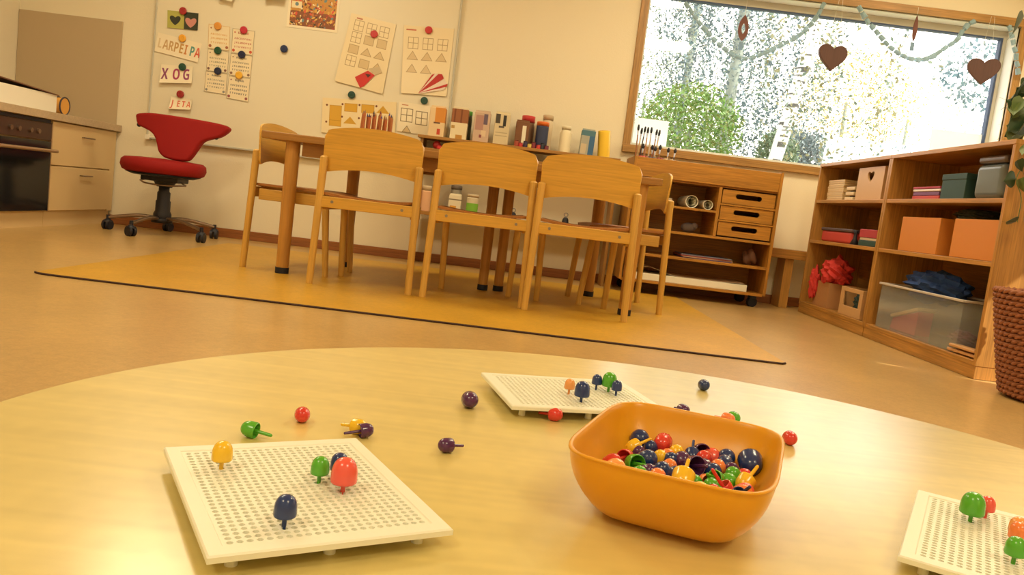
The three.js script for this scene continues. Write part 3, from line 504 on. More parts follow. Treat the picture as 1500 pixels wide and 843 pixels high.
const abcCards = [
  ['alphabet card printed in pale orange, under the orange magnet', '', '#d9a860', [[70, 30], [275, 60], [265, 290], [62, 265]]], ['alphabet card below the pale orange one, under the green magnet', '', '#7f7a60', [[62, 268], [265, 298], [250, 505], [45, 478]]], ['lowest alphabet card of its column, under a dark blue magnet', 'Româna', '#6a6a66', [[42, 480], [250, 508], [235, 708], [25, 675]]],
  ['alphabet card with red print, under the red magnet', 'Español', '#b8584a', [[297, 72], [510, 100], [490, 335], [283, 308]]], ['alphabet card between the red and the English one', 'Français', '#6c625a', [[280, 310], [488, 338], [470, 550], [260, 520]]], ['alphabet card headed English, under the yellow magnet', 'English', '#4e4c52', [[262, 525], [468, 552], [447, 778], [237, 740]]]];
abcCards.forEach(([label, head, col, c], i) => sheet('alphabet_card', label, 'card', c.map(([x, y]) => zc(x, y)), (x, w, h) => {
  paperBase(x, w, h, '#efe0c0'); x.strokeStyle = i ? '#8a7a60' : '#d0a058'; x.lineWidth = Math.max(2, w * 0.014); x.strokeRect(w * 0.015, h * 0.015, w * 0.97, h * 0.97);
  x.fillStyle = col; x.textAlign = 'center'; x.textBaseline = 'middle'; x.font = 'bold ' + Math.round(h * 0.12) + 'px sans-serif'; if (head) x.fillText(head, w * 0.5, h * 0.16);
  x.font = 'bold ' + Math.round(h * 0.1) + 'px sans-serif'; for (let k = 0; k < 26; k++) { const row = Math.floor(k / 9), n = row < 2 ? 9 : 8; x.fillText(ABC[k], w * (0.1 + 0.8 * ((k - row * 9) + 0.5) / n), h * (0.38 + 0.17 * row)); }
  x.fillStyle = ['#a86a48', '#7a5a50', '#8a8a88', '#c85a3e', '#8c6c58', '#9a5a5a'][i]; x.beginPath(); x.arc(w * 0.1, h * 0.88, h * 0.06, 0, 7); x.fill(); x.beginPath(); x.arc(w * 0.88, h * 0.88, h * 0.06, 0, 7); x.fill(); x.beginPath(); x.arc(w * 0.12, h * 0.15, h * 0.03, 0, 7); x.fill();
}, { group: 'alphabet cards', curl: 0.002 }));
// printed poster: a plain autumn scene in the same colours
{
  const x0 = -1.865, x1 = -1.487, y0 = 1.618, y1 = 2.1, t = canvasTex(512, 650, (x, w, h) => {
    paperBase(x, w, h); const m = w * 0.05; x.save(); x.beginPath(); x.rect(m, m, w - 2 * m, h - 2 * m); x.clip(); x.fillStyle = '#c98f3a'; x.fillRect(0, 0, w, h); x.fillStyle = '#8a4f2a'; x.fillRect(0, h * 0.74, w, h); const r = rng(8);
    const cs = ['#d9a548', '#b8672e', '#7a3a24', '#e0b85a', '#a83f2e', '#5b4a34', '#6b8a90', '#c8743a', '#3d3326', '#d8553c', '#efe0bc'];
    for (let k = 0; k < 520; k++) { x.fillStyle = cs[Math.floor(r() * cs.length)]; x.beginPath(); x.ellipse(r() * w, r() * h, 4 + r() * 16, 3 + r() * 10, r() * 3, 0, 7); x.fill(); }
    x.fillStyle = '#efdfb8'; x.fillRect(m + 8, h * 0.6, w * 0.2, h * 0.1); x.fillStyle = '#6f8b95'; x.beginPath(); x.arc(m + 60, h * 0.64, 18, 0, 7); x.fill(); x.restore();
  });
  const g = new THREE.PlaneGeometry(x1 - x0, y1 - y0); single('poster', 'colourful printed autumn poster with a white margin', 'poster', shell(4, 4, (u, v) => V((u - 0.5) * (x1 - x0), (v - 0.5) * (y1 - y0), 0), 0.0012), mat(new THREE.Color(1, 1, 1), 0.5, { map: t }), [(x0 + x1) / 2, (y0 + y1) / 2, ZP]);
}
const folded = (x, cx, cy, s, kind, line = '#b39a72', fill = '#d9c196') => { x.strokeStyle = line; x.fillStyle = fill; x.lineWidth = s * 0.06; if (kind === 0) { x.strokeRect(cx - s * 0.5, cy - s * 0.55, s, s * 1.1); x.beginPath(); x.moveTo(cx, cy - s * 0.55); x.lineTo(cx, cy + s * 0.55); x.moveTo(cx - s * 0.5, cy); x.lineTo(cx + s * 0.5, cy); x.stroke(); } else if (kind === 1) { x.fillRect(cx - s * 0.5, cy - s * 0.45, s, s * 0.9); x.strokeRect(cx - s * 0.5, cy - s * 0.45, s, s * 0.9); } else { x.beginPath(); x.moveTo(cx - s * 0.55, cy + s * 0.35); x.lineTo(cx, cy - s * 0.45); x.lineTo(cx + s * 0.55, cy + s * 0.35); x.closePath(); x.fill(); x.stroke(); } };
sheet('folding_guide', 'tilted folding guide sheet in a sleeve with a red paper figure', 'paper', [[515, 19], [580.5, 36], [560.6, 138], [490.8, 118.8]], (x, w, h) => { paperBase(x, w, h, '#f0dfba'); x.fillStyle = '#b86a52'; x.fillRect(w * 0.14, h * 0.04, w * 0.13, h * 0.018); [[0, 0, 0, 1, 2, 1], [0, 1, 1], [1, 2, 2], [0, 1, 2]].slice(0, 4).forEach((row, j) => row.slice(0, 3).forEach((k, i) => folded(x, w * (0.22 + 0.28 * i), h * (0.15 + 0.17 * j), w * 0.2, k))); }, { mat: { clearcoat: 0.8, clearcoatRoughness: 0.15 }, curl: 0.01 });
sheet('folding_guide', 'folding guide sheet in a sleeve with a red and white paper fan', 'paper', [[592, 37], [665.7, 42.4], [654, 141.7], [587.8, 136.4]], (x, w, h) => { paperBase(x, w, h, '#f0dfba'); x.fillStyle = '#c0664e'; x.fillRect(w * 0.05, h * 0.05, w * 0.2, h * 0.018); [[0, 0, 0], [2, 2, 2], [2, 2]].forEach((row, j) => row.forEach((k, i) => folded(x, w * (0.2 + 0.3 * i), h * (0.25 + 0.19 * j), w * 0.2, k))); }, { mat: { clearcoat: 0.8, clearcoatRoughness: 0.15 }, curl: 0.01 });
sheet('folding_guide', 'sheet showing yellow envelope folding steps behind the pencils', 'paper', [[473, 143], [581, 150], [578, 206], [471, 194]], (x, w, h) => { paperBase(x, w, h, '#efdcb2'); [[0.1, 0.3, 0.16, 0.42], [0.3, 0.22, 0.17, 0.22], [0.53, 0.22, 0.17, 0.22], [0.1, 0.72, 0.16, 0.16]].forEach(([a, b, c, d]) => { x.fillStyle = '#d9a83c'; x.fillRect(w * a, h * (b - 0.1), w * c, h * d); x.strokeStyle = '#b98a2e'; x.lineWidth = 3; x.strokeRect(w * a, h * (b - 0.1), w * c, h * d); }); x.fillStyle = '#d2a23c'; for (const [a, b] of [[0.82, 0.22], [0.38, 0.58]]) { x.beginPath(); x.moveTo(w * (a - 0.09), h * (b + 0.1)); x.lineTo(w * a, h * (b - 0.1)); x.lineTo(w * (a + 0.09), h * (b + 0.1)); x.fill(); } x.fillStyle = '#7a4a30'; for (const [a, b] of [[0.06, 0.2], [0.27, 0.15], [0.5, 0.14], [0.73, 0.14], [0.06, 0.68], [0.27, 0.5], [0.5, 0.5]]) { x.beginPath(); x.arc(w * a, h * b, h * 0.03, 0, 7); x.fill(); } });
sheet('folding_guide', 'folding guide sheet with square steps, beside the red folding cup carton', 'paper', [[584.6, 149], [631, 155], [628, 199], [581.4, 192]], (x, w, h) => { paperBase(x, w, h); x.fillStyle = '#c88a6a'; x.fillRect(w * 0.1, h * 0.07, w * 0.2, h * 0.03); folded(x, w * 0.27, h * 0.42, w * 0.36, 0, '#8a7a5c'); folded(x, w * 0.74, h * 0.46, w * 0.36, 0, '#8a7a5c'); folded(x, w * 0.3, h * 0.9, w * 0.24, 2, '#8a7a5c'); });
sheet('paper_sheet', 'curled paper sheet hanging above the alphabet cards', 'paper', [[316, -26], [352, -22], [343, 5], [325, 0]], (x, w, h) => paperBase(x, w, h), { curl: 0.04, pin: 1 });
sheet('paper_sheet', 'curled paper sheet hanging beside the autumn poster', 'paper', [[386, -24], [424, -20], [417, 3], [391, 1]], (x, w, h) => paperBase(x, w, h), { curl: 0.05, pin: 1 });
function flat(name, label, cat, pts, z, depth, m) { const q = pts.map(([x, y]) => onZ(x, y, z)), s = new THREE.Shape(q.map((p) => new THREE.Vector2(p.x, p.y))); return single(name, label, cat, boxUV(new THREE.ExtrudeGeometry(s, { depth, bevelEnabled: true, bevelSize: 0.0008, bevelThickness: 0.0008, bevelSegments: 1 })), m, [0, 0, z]); }
{
  const z1 = (x, y) => [485 + x / 6.02, 10 + y / 6.02], z2 = (x, y) => [575 + x / 4.683, 20 + y / 4.683], zz = ZP + 0.012;
  const o = thing('origami_envelope', 'folded red paper envelope on the tilted folding guide', 'origami', [0, 0, 0]);
  const mk = (pts, z, m, nm, par) => { const q = pts.map((p) => onZ(p[0], p[1], z)); part(nm, new THREE.ExtrudeGeometry(new THREE.Shape(q.map((p) => new THREE.Vector2(p.x, p.y))), { depth: 0.002, bevelEnabled: false }), m, par, [0, 0, z]); };
  mk([[210, 620], [325, 563], [385, 605], [290, 700], [255, 715]].map((p) => z1(...p)), zz, C(206, 48, 34), 'body', o);
  mk([[300, 590], [350, 600], [325, 625]].map((p) => z1(...p)), zz + 0.003, C(80, 40, 30), 'tab', o);
  mk([[330, 545], [430, 530], [450, 580], [390, 603]].map((p) => z1(...p)), zz - 0.003, C(205, 170, 110), 'flap', o);
  const f = thing('origami_fan', 'red and white folded paper fan on the folding guide sheet', 'origami');
  [[[270, 420], [290, 412]], [[292, 412], [312, 414]], [[316, 414], [340, 416], [352, 445]], [[354, 450], [378, 480]], [[378, 482], [374, 500]], [[372, 503], [345, 525]]].forEach((e, i) => mk([[178 + (i % 2), 545], ...e, [192, 548]].map((p) => z2(...p)), zz + i * 0.0004, i % 2 ? C(236, 200, 150) : C(190, 46, 34), i % 2 ? 'white_fold' : 'red_fold', f));
}
for (const [c, x, y, l] of [[[168, 40, 34], 268, 16, 'red round magnet on the heart card'], [[240, 160, 40], 267, 56, 'orange round magnet on the tilted letter strip'], [[30, 70, 44], 267, 98, 'green round magnet on the XOG strip'], [[160, 36, 28], 264, 138, 'red round magnet on the JETA paper'], [[224, 142, 50], 319, 38, 'orange round magnet on the pale alphabet card'], [[196, 44, 48], 357, 44, 'red round magnet on the red alphabet card'], [[30, 76, 40], 319, 74, 'green round magnet between two alphabet cards'], [[28, 32, 52], 354, 80, 'dark blue round magnet under the red alphabet card'], [[26, 34, 50], 319, 104, 'dark blue round magnet on the lowest alphabet card of its column'], [[238, 168, 40], 350, 110, 'yellow round magnet on the English alphabet card'], [[30, 42, 66], 416, 71.5, 'dark blue round magnet alone on the bare board'], [[198, 44, 36], 548, 50, 'red round magnet on the tilted folding guide'], [[200, 46, 36], 628, 44, 'red round magnet on the folding guide with the fan'], [[24, 66, 44], 515, 139, 'green round magnet above the yellow envelope steps'], [[24, 66, 44], 621.5, 147.5, 'green round magnet below the paper fan']]) magnet(c, x, y, l);

// ------------------------------------------------------------------ paint shelf along the wall
const PSY = 0.936;
{
  const o = thing('paint_shelf', 'long open wooden shelf of paint cartons along the wall', 'shelf'), x0 = -0.775, x1 = 0.7, z0 = ZB + 0.045, z1 = -5.84;
  part('top_board', span(x0, x1, PSY - 0.022, PSY, z0, z1, 0.003), M.tabletop, o); part('board', span(x0 + 0.02, x1, 0.825, 0.848, z0, z1, 0.003), M.tabletop, o); part('board', span(x0 + 0.02, x1 - 0.02, 0.365, 0.39, z0, z1, 0.003), M.tabletop, o);
  part('apron', span(x0 + 0.02, x1, 0.74, 0.825, z0, z0 + 0.02), M.tabletop, o);
  for (const x of [x0 + 0.02, x1 - 0.022]) part('side_panel', span(x, x + 0.022, 0, PSY - 0.022, z0, z1 - 0.02, 0.002), M.tabletop, o);
  part('centre_panel', span(-0.05, -0.03, 0.848, PSY - 0.022, z0, z1 - 0.02), M.tabletop, o);
}
const onShelf = (px, py, z = -5.94) => onZ(px, py, z);
function label2(w, h, bg, bands) { return canvasTex(96, Math.round(96 * h / w), (x, W, Hh) => { x.fillStyle = bg; x.fillRect(0, 0, W, Hh); for (const [c, a, b, cc, d] of bands) { x.fillStyle = c; x.fillRect(W * a, Hh * b, W * cc, Hh * d); } }); }
// box standing on the shelf between two photographed columns x0, x1 with its top at ytop
function carton(label, cat, x0, x1, ytop, z, base, bg, bands, o = {}) {
  const a = onZ(x0, ytop, z), b = onZ(x1, ytop + (x1 - x0) * 0.12, z), w = b.x - a.x, h = a.y - base, d = o.d ?? Math.min(0.09, w), g = thing(o.name ?? 'paint_carton', label, cat, [(a.x + b.x) / 2, base, z], o.turn ?? 0, o.group);
  const body = new RoundedBoxGeometry(w, h * 0.93, d, 2, 0.004).translate(0, h * 0.465, 0); 
  const uvg = body.index ? body.toNonIndexed() : body, p = uvg.attributes.position, uv = uvg.attributes.uv; for (let i = 0; i < p.count; i++) uv.setXY(i, p.getX(i) / w + 0.5, p.getY(i) / (h * 0.93));
  part('body', uvg, mat(new THREE.Color(1, 1, 1), 0.55, { map: label2(w, h, bg, bands) }), g);
  part('top_fold', span(-w * 0.46, w * 0.46, h * 0.93, h, -d * 0.1, d * 0.1, 0.002), mat(new THREE.Color(bg), 0.55), g);
  if (o.lean) g.rotation.z = o.lean;
}
function bottle(label, cat, x0, x1, ytop, z, base, col, capCol, o = {}) {
  const a = onZ(x0, ytop, z), b = onZ(x1, ytop + (x1 - x0) * 0.12, z), r = (b.x - a.x) / 2, h = a.y - base, g = thing(o.name ?? 'paint_bottle', label, cat, [(a.x + b.x) / 2, base, z], 0, o.group), n = o.neck ?? 0.9;
  const hc = o.cap ?? 0.14, m = o.m ?? C(...col, 0.4);
  part('body', lathe([[0, 0], [r * 0.94, 0], [r, 0.004], [r, h * (1 - hc) * 0.84], [r * n, h * (1 - hc) * 0.95], [r * n, h * (1 - hc)], [0, h * (1 - hc)]], 24), m, g);
  part('lid', lathe([[0, h * (1 - hc)], [r * Math.min(1, n + 0.06), h * (1 - hc)], [r * Math.min(1, n + 0.06), h * 0.99], [r * n * 0.9, h], [0, h]], 24), C(...capCol, 0.4), g);
  if (o.band) part('label_band', lathe([[r * 1.01, h * 0.15], [r * 1.012, h * 0.15], [r * 1.012, h * 0.6], [r * 1.01, h * 0.6]], 24), C(...o.band, 0.6), g);
  if (o.lean) g.rotation.z = o.lean;
  return g;
}
{
  const z = -5.95, B = PSY;
  carton('orange and pale paint pouch at the end of the paint shelf', 'carton', 632, 655, 154, z, B, '#e6cba0', [['#d98f3a', 0.36, 0, 0.64, 0.5], ['#c8452e', 0.55, 0.72, 0.2, 0.2], ['#6a4a3a', 0.3, 0.5, 0.4, 0.05]]);
  carton('brown striped paint carton with a white front label', 'carton', 664, 688, 156, z, B, '#eadcb8', [['#9a6038', 0, 0, 1, 0.45], ['#7a4428', 0.15, 0, 0.1, 0.45], ['#7a4428', 0.55, 0, 0.1, 0.45], ['#c08a3c', 0.35, 0.85, 0.4, 0.15], ['#b8924e', 0.05, 0.55, 0.2, 0.1]]);
  bottle('dark green paint bottle behind the brown striped carton', 'bottle', 684, 693, 163, -6.03, B, [74, 76, 44], [90, 150, 50]);
  carton('pinkish speckled paint carton on the paint shelf', 'carton', 697, 720, 161, z, B, '#cdb09a', [['#b58a80', 0.1, 0.1, 0.5, 0.5], ['#6a5a70', 0.6, 0.05, 0.25, 0.35], ['#e0c8a8', 0.5, 0.6, 0.3, 0.2], ['#8a4a50', 0.4, 0.75, 0.15, 0.1]]);
  carton('grey carton with a black angular print', 'carton', 727, 749, 163, z, B, '#d8c8a4', [['#4a4238', 0.05, 0.02, 0.3, 0.3], ['#2e2c2a', 0.55, 0.05, 0.2, 0.35], ['#5a5048', 0.3, 0.4, 0.35, 0.06], ['#b8a888', 0.1, 0.6, 0.8, 0.03], ['#b8a888', 0.1, 0.7, 0.8, 0.03]]);
  carton('brown carton with a narrow white label', 'carton', 757, 777, 175, z, B, '#7a4e30', [['#efe6d0', 0.5, 0.15, 0.28, 0.72]], { d: 0.05 });
  bottle('jar with a red lid behind the brown carton', 'jar', 765, 785, 169, -6.03, B, [120, 80, 46], [208, 60, 48], { name: 'paint_jar', cap: 0.2 });
  bottle('dark blue jar with an orange lid', 'jar', 787, 805, 178, z, B, [48, 52, 66], [236, 112, 40], { name: 'paint_jar', cap: 0.15, neck: 1 });
  bottle('pale tall bottle behind the dark blue jar', 'bottle', 796, 812, 168, -6.04, B, [214, 180, 122], [206, 170, 112]);
  bottle('cream plastic bottle standing alone on the paint shelf', 'bottle', 822, 839, 184, z, B, [238, 206, 140], [240, 212, 150], { neck: 0.75 });
  carton('blue and grey carton with a pointed top', 'carton', 852, 872, 188, z, B, '#a8a89c', [['#3e6a94', 0.6, 0.2, 0.4, 0.8], ['#4f7a8a', 0, 0, 1, 0.22], ['#c8b89a', 0.05, 0.55, 0.4, 0.4]], { lean: -0.03 });
  bottle('yellow cardboard tube leaning on the paint shelf', 'tube', 880, 898, 191, z, B, [246, 184, 40], [240, 172, 34], { name: 'cardboard_tube', cap: 0.02, neck: 1, lean: 0.09 });
  const pots = [[[170, 70, 40], 757], [[200, 52, 40], 763], [[60, 44, 60], 770], [[224, 180, 70], 776], [[130, 40, 40], 782], [[210, 62, 44], 789], [[44, 42, 44], 795], [[120, 46, 50], 801]];
  pots.forEach(([c, x], i) => bottle(['brown', 'bright red', 'plum', 'yellow', 'dark red', 'scarlet', 'black', 'wine red'][i] + ' little paint pot standing before the jars', 'pot', x - 3.2, x + 3.2, 205 + (x - 757) * 0.12 + (i % 2) * 3, -5.875, B, c, [c[0] * 0.8 | 0, c[1] * 0.8 | 0, c[2] * 0.8 | 0], { name: 'paint_pot', group: 'little paint pots on the paint shelf' }));
  // inside the upper compartment
  const rb = onZ(640, 206, -5.9); const ball = thing('balloon', 'red balloon lying in the shelf compartment', 'balloon', [rb.x, 0.848, -5.92]); part('skin', new THREE.SphereGeometry(0.03, 24, 16), C(196, 52, 40, 0.35), ball, [0, 0.031, 0]); part('knot', new THREE.ConeGeometry(0.008, 0.016, 10).rotateZ(1.4), C(196, 52, 40, 0.35), ball, [0.036, 0.026, 0.01]);
  const rc = onZ(644, 219, -5.87); bottle('bright red paint tube lying before the balloon', 'tube', 640, 648, 213, -5.865, 0.848, [214, 50, 40], [200, 40, 32], { name: 'paint_tube' });
  // lower board
  const L = 0.39;
  bottle('peach coloured plastic tub on the lower shelf board', 'tub', 617, 633, 271, -5.93, L, [236, 170, 106], [226, 190, 130], { name: 'plastic_tub', cap: 0.2, neck: 1 });
  carton('white carton with an orange stripe on the lower shelf board', 'carton', 659, 677, 283, -5.93, L, '#e9ddc0', [['#e0a03c', 0.15, 0.55, 0.5, 0.4], ['#8a7a60', 0, 0.2, 1, 0.06]]);
  bottle('clear jug behind the white carton', 'jug', 661, 678, 271, -6.02, L, [150, 130, 90], [120, 100, 74], { name: 'jug' });
  bottle('jar with a bright green label', 'jar', 685, 702, 284, -5.93, L, [220, 186, 126], [232, 196, 134], { name: 'glue_jar', band: [132, 176, 44], neck: 1 });
  bottle('little white pot on the lower shelf board', 'pot', 739, 746, 311, -5.93, L, [244, 220, 170], [214, 60, 50], { name: 'paint_pot' });
  for (const [x, y, l] of [[753, 303, 'black dispenser with a wire loop beside the table posts'], [830, 309, 'blue black dispenser with a wire loop near the chair by the cart']]) {
    const p = onZ(x, y, -5.93), g = thing('dispenser', l, 'dispenser', [p.x, L, -5.93]); const h = Math.max(0.05, p.y - L);
    part('body', lathe([[0, 0], [0.03, 0], [0.031, 0.006], [0.022, h * 0.5], [0.012, h * 0.62], [0, h * 0.62]], 20), M.black, g);
    part('loop', new THREE.TorusGeometry(0.014, 0.003, 8, 20), C(150, 130, 100, 0.4), g, [0, h * 0.76, 0]);
  }
}

// ------------------------------------------------------------------ paint cart under the window
{
  const o = thing('paint_cart', 'wooden cart with three drawers and open shelves under the window', 'cart'), x0 = 0.77, x1 = 1.815, z0 = -6.04, z1 = -5.62, t = 0.02;
  part('side_panel', span(x0, x0 + t, 0.09, 0.955, z0, z1, 0.002), M.cart, o); part('side_panel', span(x1 - t, x1, 0.09, 0.96, z0, z1 + 0.004, 0.002), M.cart, o);
  part('front_board', span(x0 + t, x1 - t, 0.822, 0.953, z1 - 0.02, z1, 0.002), M.cart, o);
  part('tray_floor', span(x0 + t, x1 - t, 0.81, 0.826, z0, z1 - 0.02), M.cart, o); part('back_panel', span(x0 + t, x1 - t, 0.09, 0.94, z0, z0 + 0.01), M.cart, o);
  for (const y of [0.468, 0.29, 0.1]) part('shelf_board', span(x0 + t, x1 - t, y - 0.018, y, z0 + 0.01, z1 - 0.004, 0.002), M.cart, o);
  part('divider', span(1.385, 1.407, 0.468, 0.81, z0 + 0.01, z1 - 0.002, 0.002), M.cart, o);
  part('shelf_board', span(x0 + t, 1.385, 0.628, 0.644, z0 + 0.01, z1 - 0.004, 0.002), M.cart, o);
  for (const [y0, y1] of [[0.705, 0.8], [0.592, 0.688], [0.478, 0.575]]) {
    const s = new THREE.Shape(), dx0 = 1.415, dx1 = x1 - t - 0.008; s.moveTo(dx0, y0); s.lineTo(dx1, y0); s.lineTo(dx1, y1); s.lineTo(dx0, y1); s.closePath();
    const h = new THREE.Path(), cx = (dx0 + dx1) / 2, cy = y1 - 0.04, hw = 0.075, r = 0.017; h.moveTo(cx - hw, cy - r); h.lineTo(cx + hw, cy - r); h.absarc(cx + hw, cy, r, -Math.PI / 2, Math.PI / 2, false); h.lineTo(cx - hw, cy + r); h.absarc(cx - hw, cy, r, Math.PI / 2, Math.PI * 1.5, false); s.holes.push(h);
    const d = part('drawer', boxUV(new THREE.ExtrudeGeometry(s, { depth: 0.014, bevelEnabled: false, curveSegments: 8 }), 0), M.cart, o, [0, 0, z1 - 0.026]);
    part('drawer_box', merge([span(dx0 + 0.006, dx1 - 0.006, y0, y0 + 0.006, z0 + 0.03, z1 - 0.027), span(dx0 + 0.006, dx0 + 0.014, y0 + 0.006, y1 - 0.012, z0 + 0.03, z1 - 0.027), span(dx1 - 0.014, dx1 - 0.006, y0 + 0.006, y1 - 0.012, z0 + 0.03, z1 - 0.027), span(dx0 + 0.014, dx1 - 0.014, y0 + 0.006, y1 - 0.012, z0 + 0.03, z0 + 0.038)]).translate(0, 0, -(z1 - 0.026)), M.cart, d);
    if (y0 > 0.5) part('runner', span(1.407, x1 - t, y0 - 0.014, y0 - 0.003, z0 + 0.03, z1 - 0.006), M.cart, o);
  }
  for (const [x, z] of [[x0 + 0.08, z1 - 0.06], [x1 - 0.075, z1 - 0.05], [x0 + 0.08, z0 + 0.06], [x1 - 0.075, z0 + 0.06]]) { const w = part('castor', new THREE.CylinderGeometry(0.036, 0.036, 0.032, 24).rotateX(Math.PI / 2).rotateY(0.3), M.rubber, o, [x, 0.036, z]); part('fork', box(0.05, 0.02, 0.05, 0, 0.036, 0, 0.004), M.black, w); }
  // contents
  const roll = (label, px, py, r, len) => { const p = onZ(px, py, z1 - 0.06), g = thing('paper_roll', label, 'paper roll', [p.x, 0.644 + r, z1 - 0.05]); part('sheet', lathe([[r, 0], [r, len], [r - 0.004, len], [r - 0.004, 0], [r, 0]], 32).rotateX(-Math.PI / 2), M.paper, g); part('core', lathe([[r - 0.014, 0.004], [r - 0.014, len], [r - 0.017, len], [r - 0.017, 0.004]], 28).rotateX(-Math.PI / 2), M.paper, g); };
  roll('thick paper roll lying on the cart shelf', 1013, 297, 0.044, 0.3); roll('thinner paper roll beside the thick one on the cart', 1037, 300, 0.034, 0.3);
  const stackOf = (name, label, n, x0_, x1_, y, z, d, cols, group, th = 0.01) => { for (let k = 0; k < n; k++) single(name, label(k), 'paper pad', span(-(x1_ - x0_) / 2, (x1_ - x0_) / 2, 0, th - 0.0012, -d / 2, d / 2, 0.001), cols[k % cols.length], [(x0_ + x1_) / 2 + Math.sin(k * 2.3) * 0.006, y + th * k, z], [0, Math.sin(k * 1.7) * 0.03, 0], group); };
  stackOf('paper_pad', () => 'paper pad in the small pile beside the paper rolls', 4, 0.92, 1.08, 0.644, -5.8, 0.22, [C(206, 176, 130), C(150, 120, 90), C(210, 190, 150)], 'pile of pads on the cart', 0.013);
  stackOf('craft_paper', (k) => ['violet', 'tan', 'red', 'grey'][k] + ' craft paper sheet on the middle cart shelf', 4, 1.2, 1.56, 0.29, -5.82, 0.3, [C(96, 70, 84), C(190, 140, 90), C(150, 60, 44), C(120, 110, 100)], 'craft papers on the cart', 0.007);
  const cl = onZ(1103, 368, -5.72); const th = thing('crumpled_cloth', 'crumpled brown cloth at the end of the cart shelf', 'cloth', [1.71, 0.29, -5.78]); { const g = new THREE.IcosahedronGeometry(0.06, 4), p = g.attributes.position, v = V(0, 0, 0); for (let i = 0; i < p.count; i++) { v.fromBufferAttribute(p, i); const f = 1 + 0.25 * Math.sin(v.x * 60 + v.y * 40) * Math.sin(v.z * 50); p.setXYZ(i, v.x * f * 0.8, Math.max(0, 0.055 + v.y * f), v.z * f); } g.computeVertexNormals(); part('fold', g, C(120, 76, 46), th); }
  // large drawing paper with a curled top sheet
  const bx0 = 0.82, bx1 = 1.69; single('drawing_paper', 'thick pile of cream drawing paper on the lowest cart shelf', 'paper', span(bx0, bx1, 0.101, 0.148, -5.98, -5.66, 0.002), M.paper);
  single('drawing_paper', 'curled brown paper sheet on the drawing paper pile', 'paper', shell(16, 3, (u, v) => V(bx0 + u * (bx1 - bx0) * 0.98, 0.1505 + 0.045 * Math.exp(-((u - 0.18) ** 2) / 0.02) + 0.02 * Math.max(0, u - 0.8) * 2, -5.97 + v * 0.3), 0.0012), C(226, 180, 116));
  const gd = onZ(1000, 345, -5.7); const cp = thing('plaster_figure', 'small grey moulded figure on the dark cart shelf', 'figure', [1.24, 0.468, -5.78]); part('lump', new THREE.SphereGeometry(0.045, 18, 12).scale(1.2, 0.8, 0.9), C(120, 100, 80), cp, [0, 0.036, 0]); part('lump', new THREE.SphereGeometry(0.026, 16, 10), C(120, 100, 80), cp, [0.04, 0.05, 0.01]);
  // brushes in the tray
  const hairs = [[936, 182, 245, -0.05], [941, 187, 240, 0.1], [946, 185, 240, 0.15], [950, 186, 238, 0.02], [955, 186, 240, -0.02], [963, 189, 240, 0.1], [967, 190, 240, 0.13], [943, 210, 242, 0.02], [956, 212, 242, -0.1], [961, 214, 243, 0.03], [968, 212, 243, 0.04], [980, 216, 244, 0.03], [990, 217, 246, 0.08]];
  const tones = [[150, 88, 44], [196, 150, 90], [70, 50, 44], [170, 104, 60], [206, 170, 120]];
  hairs.forEach(([px, py, by, lean], i) => {
    const z = -5.75 - (i % 3) * 0.03, top = onZ(px, py, z), bot = V(top.x - lean * 0.15, 0.845, z), d = top.clone().sub(bot), len = d.length(), b = thing('paintbrush', i < 7 ? 'long paintbrush with black bristles standing in the cart tray' : 'short paintbrush with black bristles standing in the cart tray', 'paintbrush', bot.toArray(), 0, 'paintbrushes in the cart tray');
    b.quaternion.setFromUnitVectors(V(0, 1, 0), d.normalize()); const hb = i < 7 ? 0.045 : 0.038;
    part('handle', lathe([[0, 0], [0.004, 0.002], [0.0055, len * 0.4], [0.004, len - hb - 0.03], [0, len - hb - 0.03]], 10), C(...tones[i % 5], 0.4), b);
    part('ferrule', lathe([[0.0045, len - hb - 0.03], [0.0065, len - hb], [0, len - hb]], 10), C(200, 190, 170, 0.3), b);
    part('bristles', lathe([[0.0062, len - hb], [i < 7 ? 0.009 : 0.0125, len - hb * 0.6], [0.006, len - 0.006], [0, len]], 12), M.black, b);
  });
  const caps = [[[212, 60, 40], 938], [[214, 66, 44], 942], [[150, 44, 50], 946], [[40, 44, 66], 951], [[36, 40, 60], 956], [[160, 50, 44], 964], [[150, 46, 50], 968], [[206, 160, 90], 974], [[214, 170, 110], 983]];
  caps.forEach(([c, px], i) => { const p = onZ(px, 232 + (px - 934) * 0.12, -5.68); const g = thing('paint_pot', ['red', 'scarlet', 'wine', 'dark blue', 'ink blue', 'dark red', 'crimson', 'tan', 'cream'][i] + ' paint pot in the cart tray below the brushes', 'pot', [p.x, 0.826, -5.67], 0, 'paint pots in the cart tray'); part('body', lathe([[0, 0], [0.015, 0], [0.016, 0.1], [0, 0.1]], 16), C(...c, 0.4), g); part('lid', lathe([[0, 0.1], [0.017, 0.1], [0.017, 0.135], [0, 0.138]], 16), C(c[0] * 0.9 | 0, c[1] * 0.9 | 0, c[2] * 0.9 | 0, 0.4), g); });
}
// low bench by the wall between the cart and the shelves
{
  const o = thing('low_bench', 'low wooden bench against the wall between cart and shelves', 'bench');
  part('seat', span(1.86, 3.2, 0.365, 0.432, -6.1, -5.87, 0.004), M.shelf, o);
  for (const x of [2.012, 3.08]) part('leg', span(x, x + 0.065, 0, 0.365, -6.08, -5.9, 0.004), M.tleg, o);
}

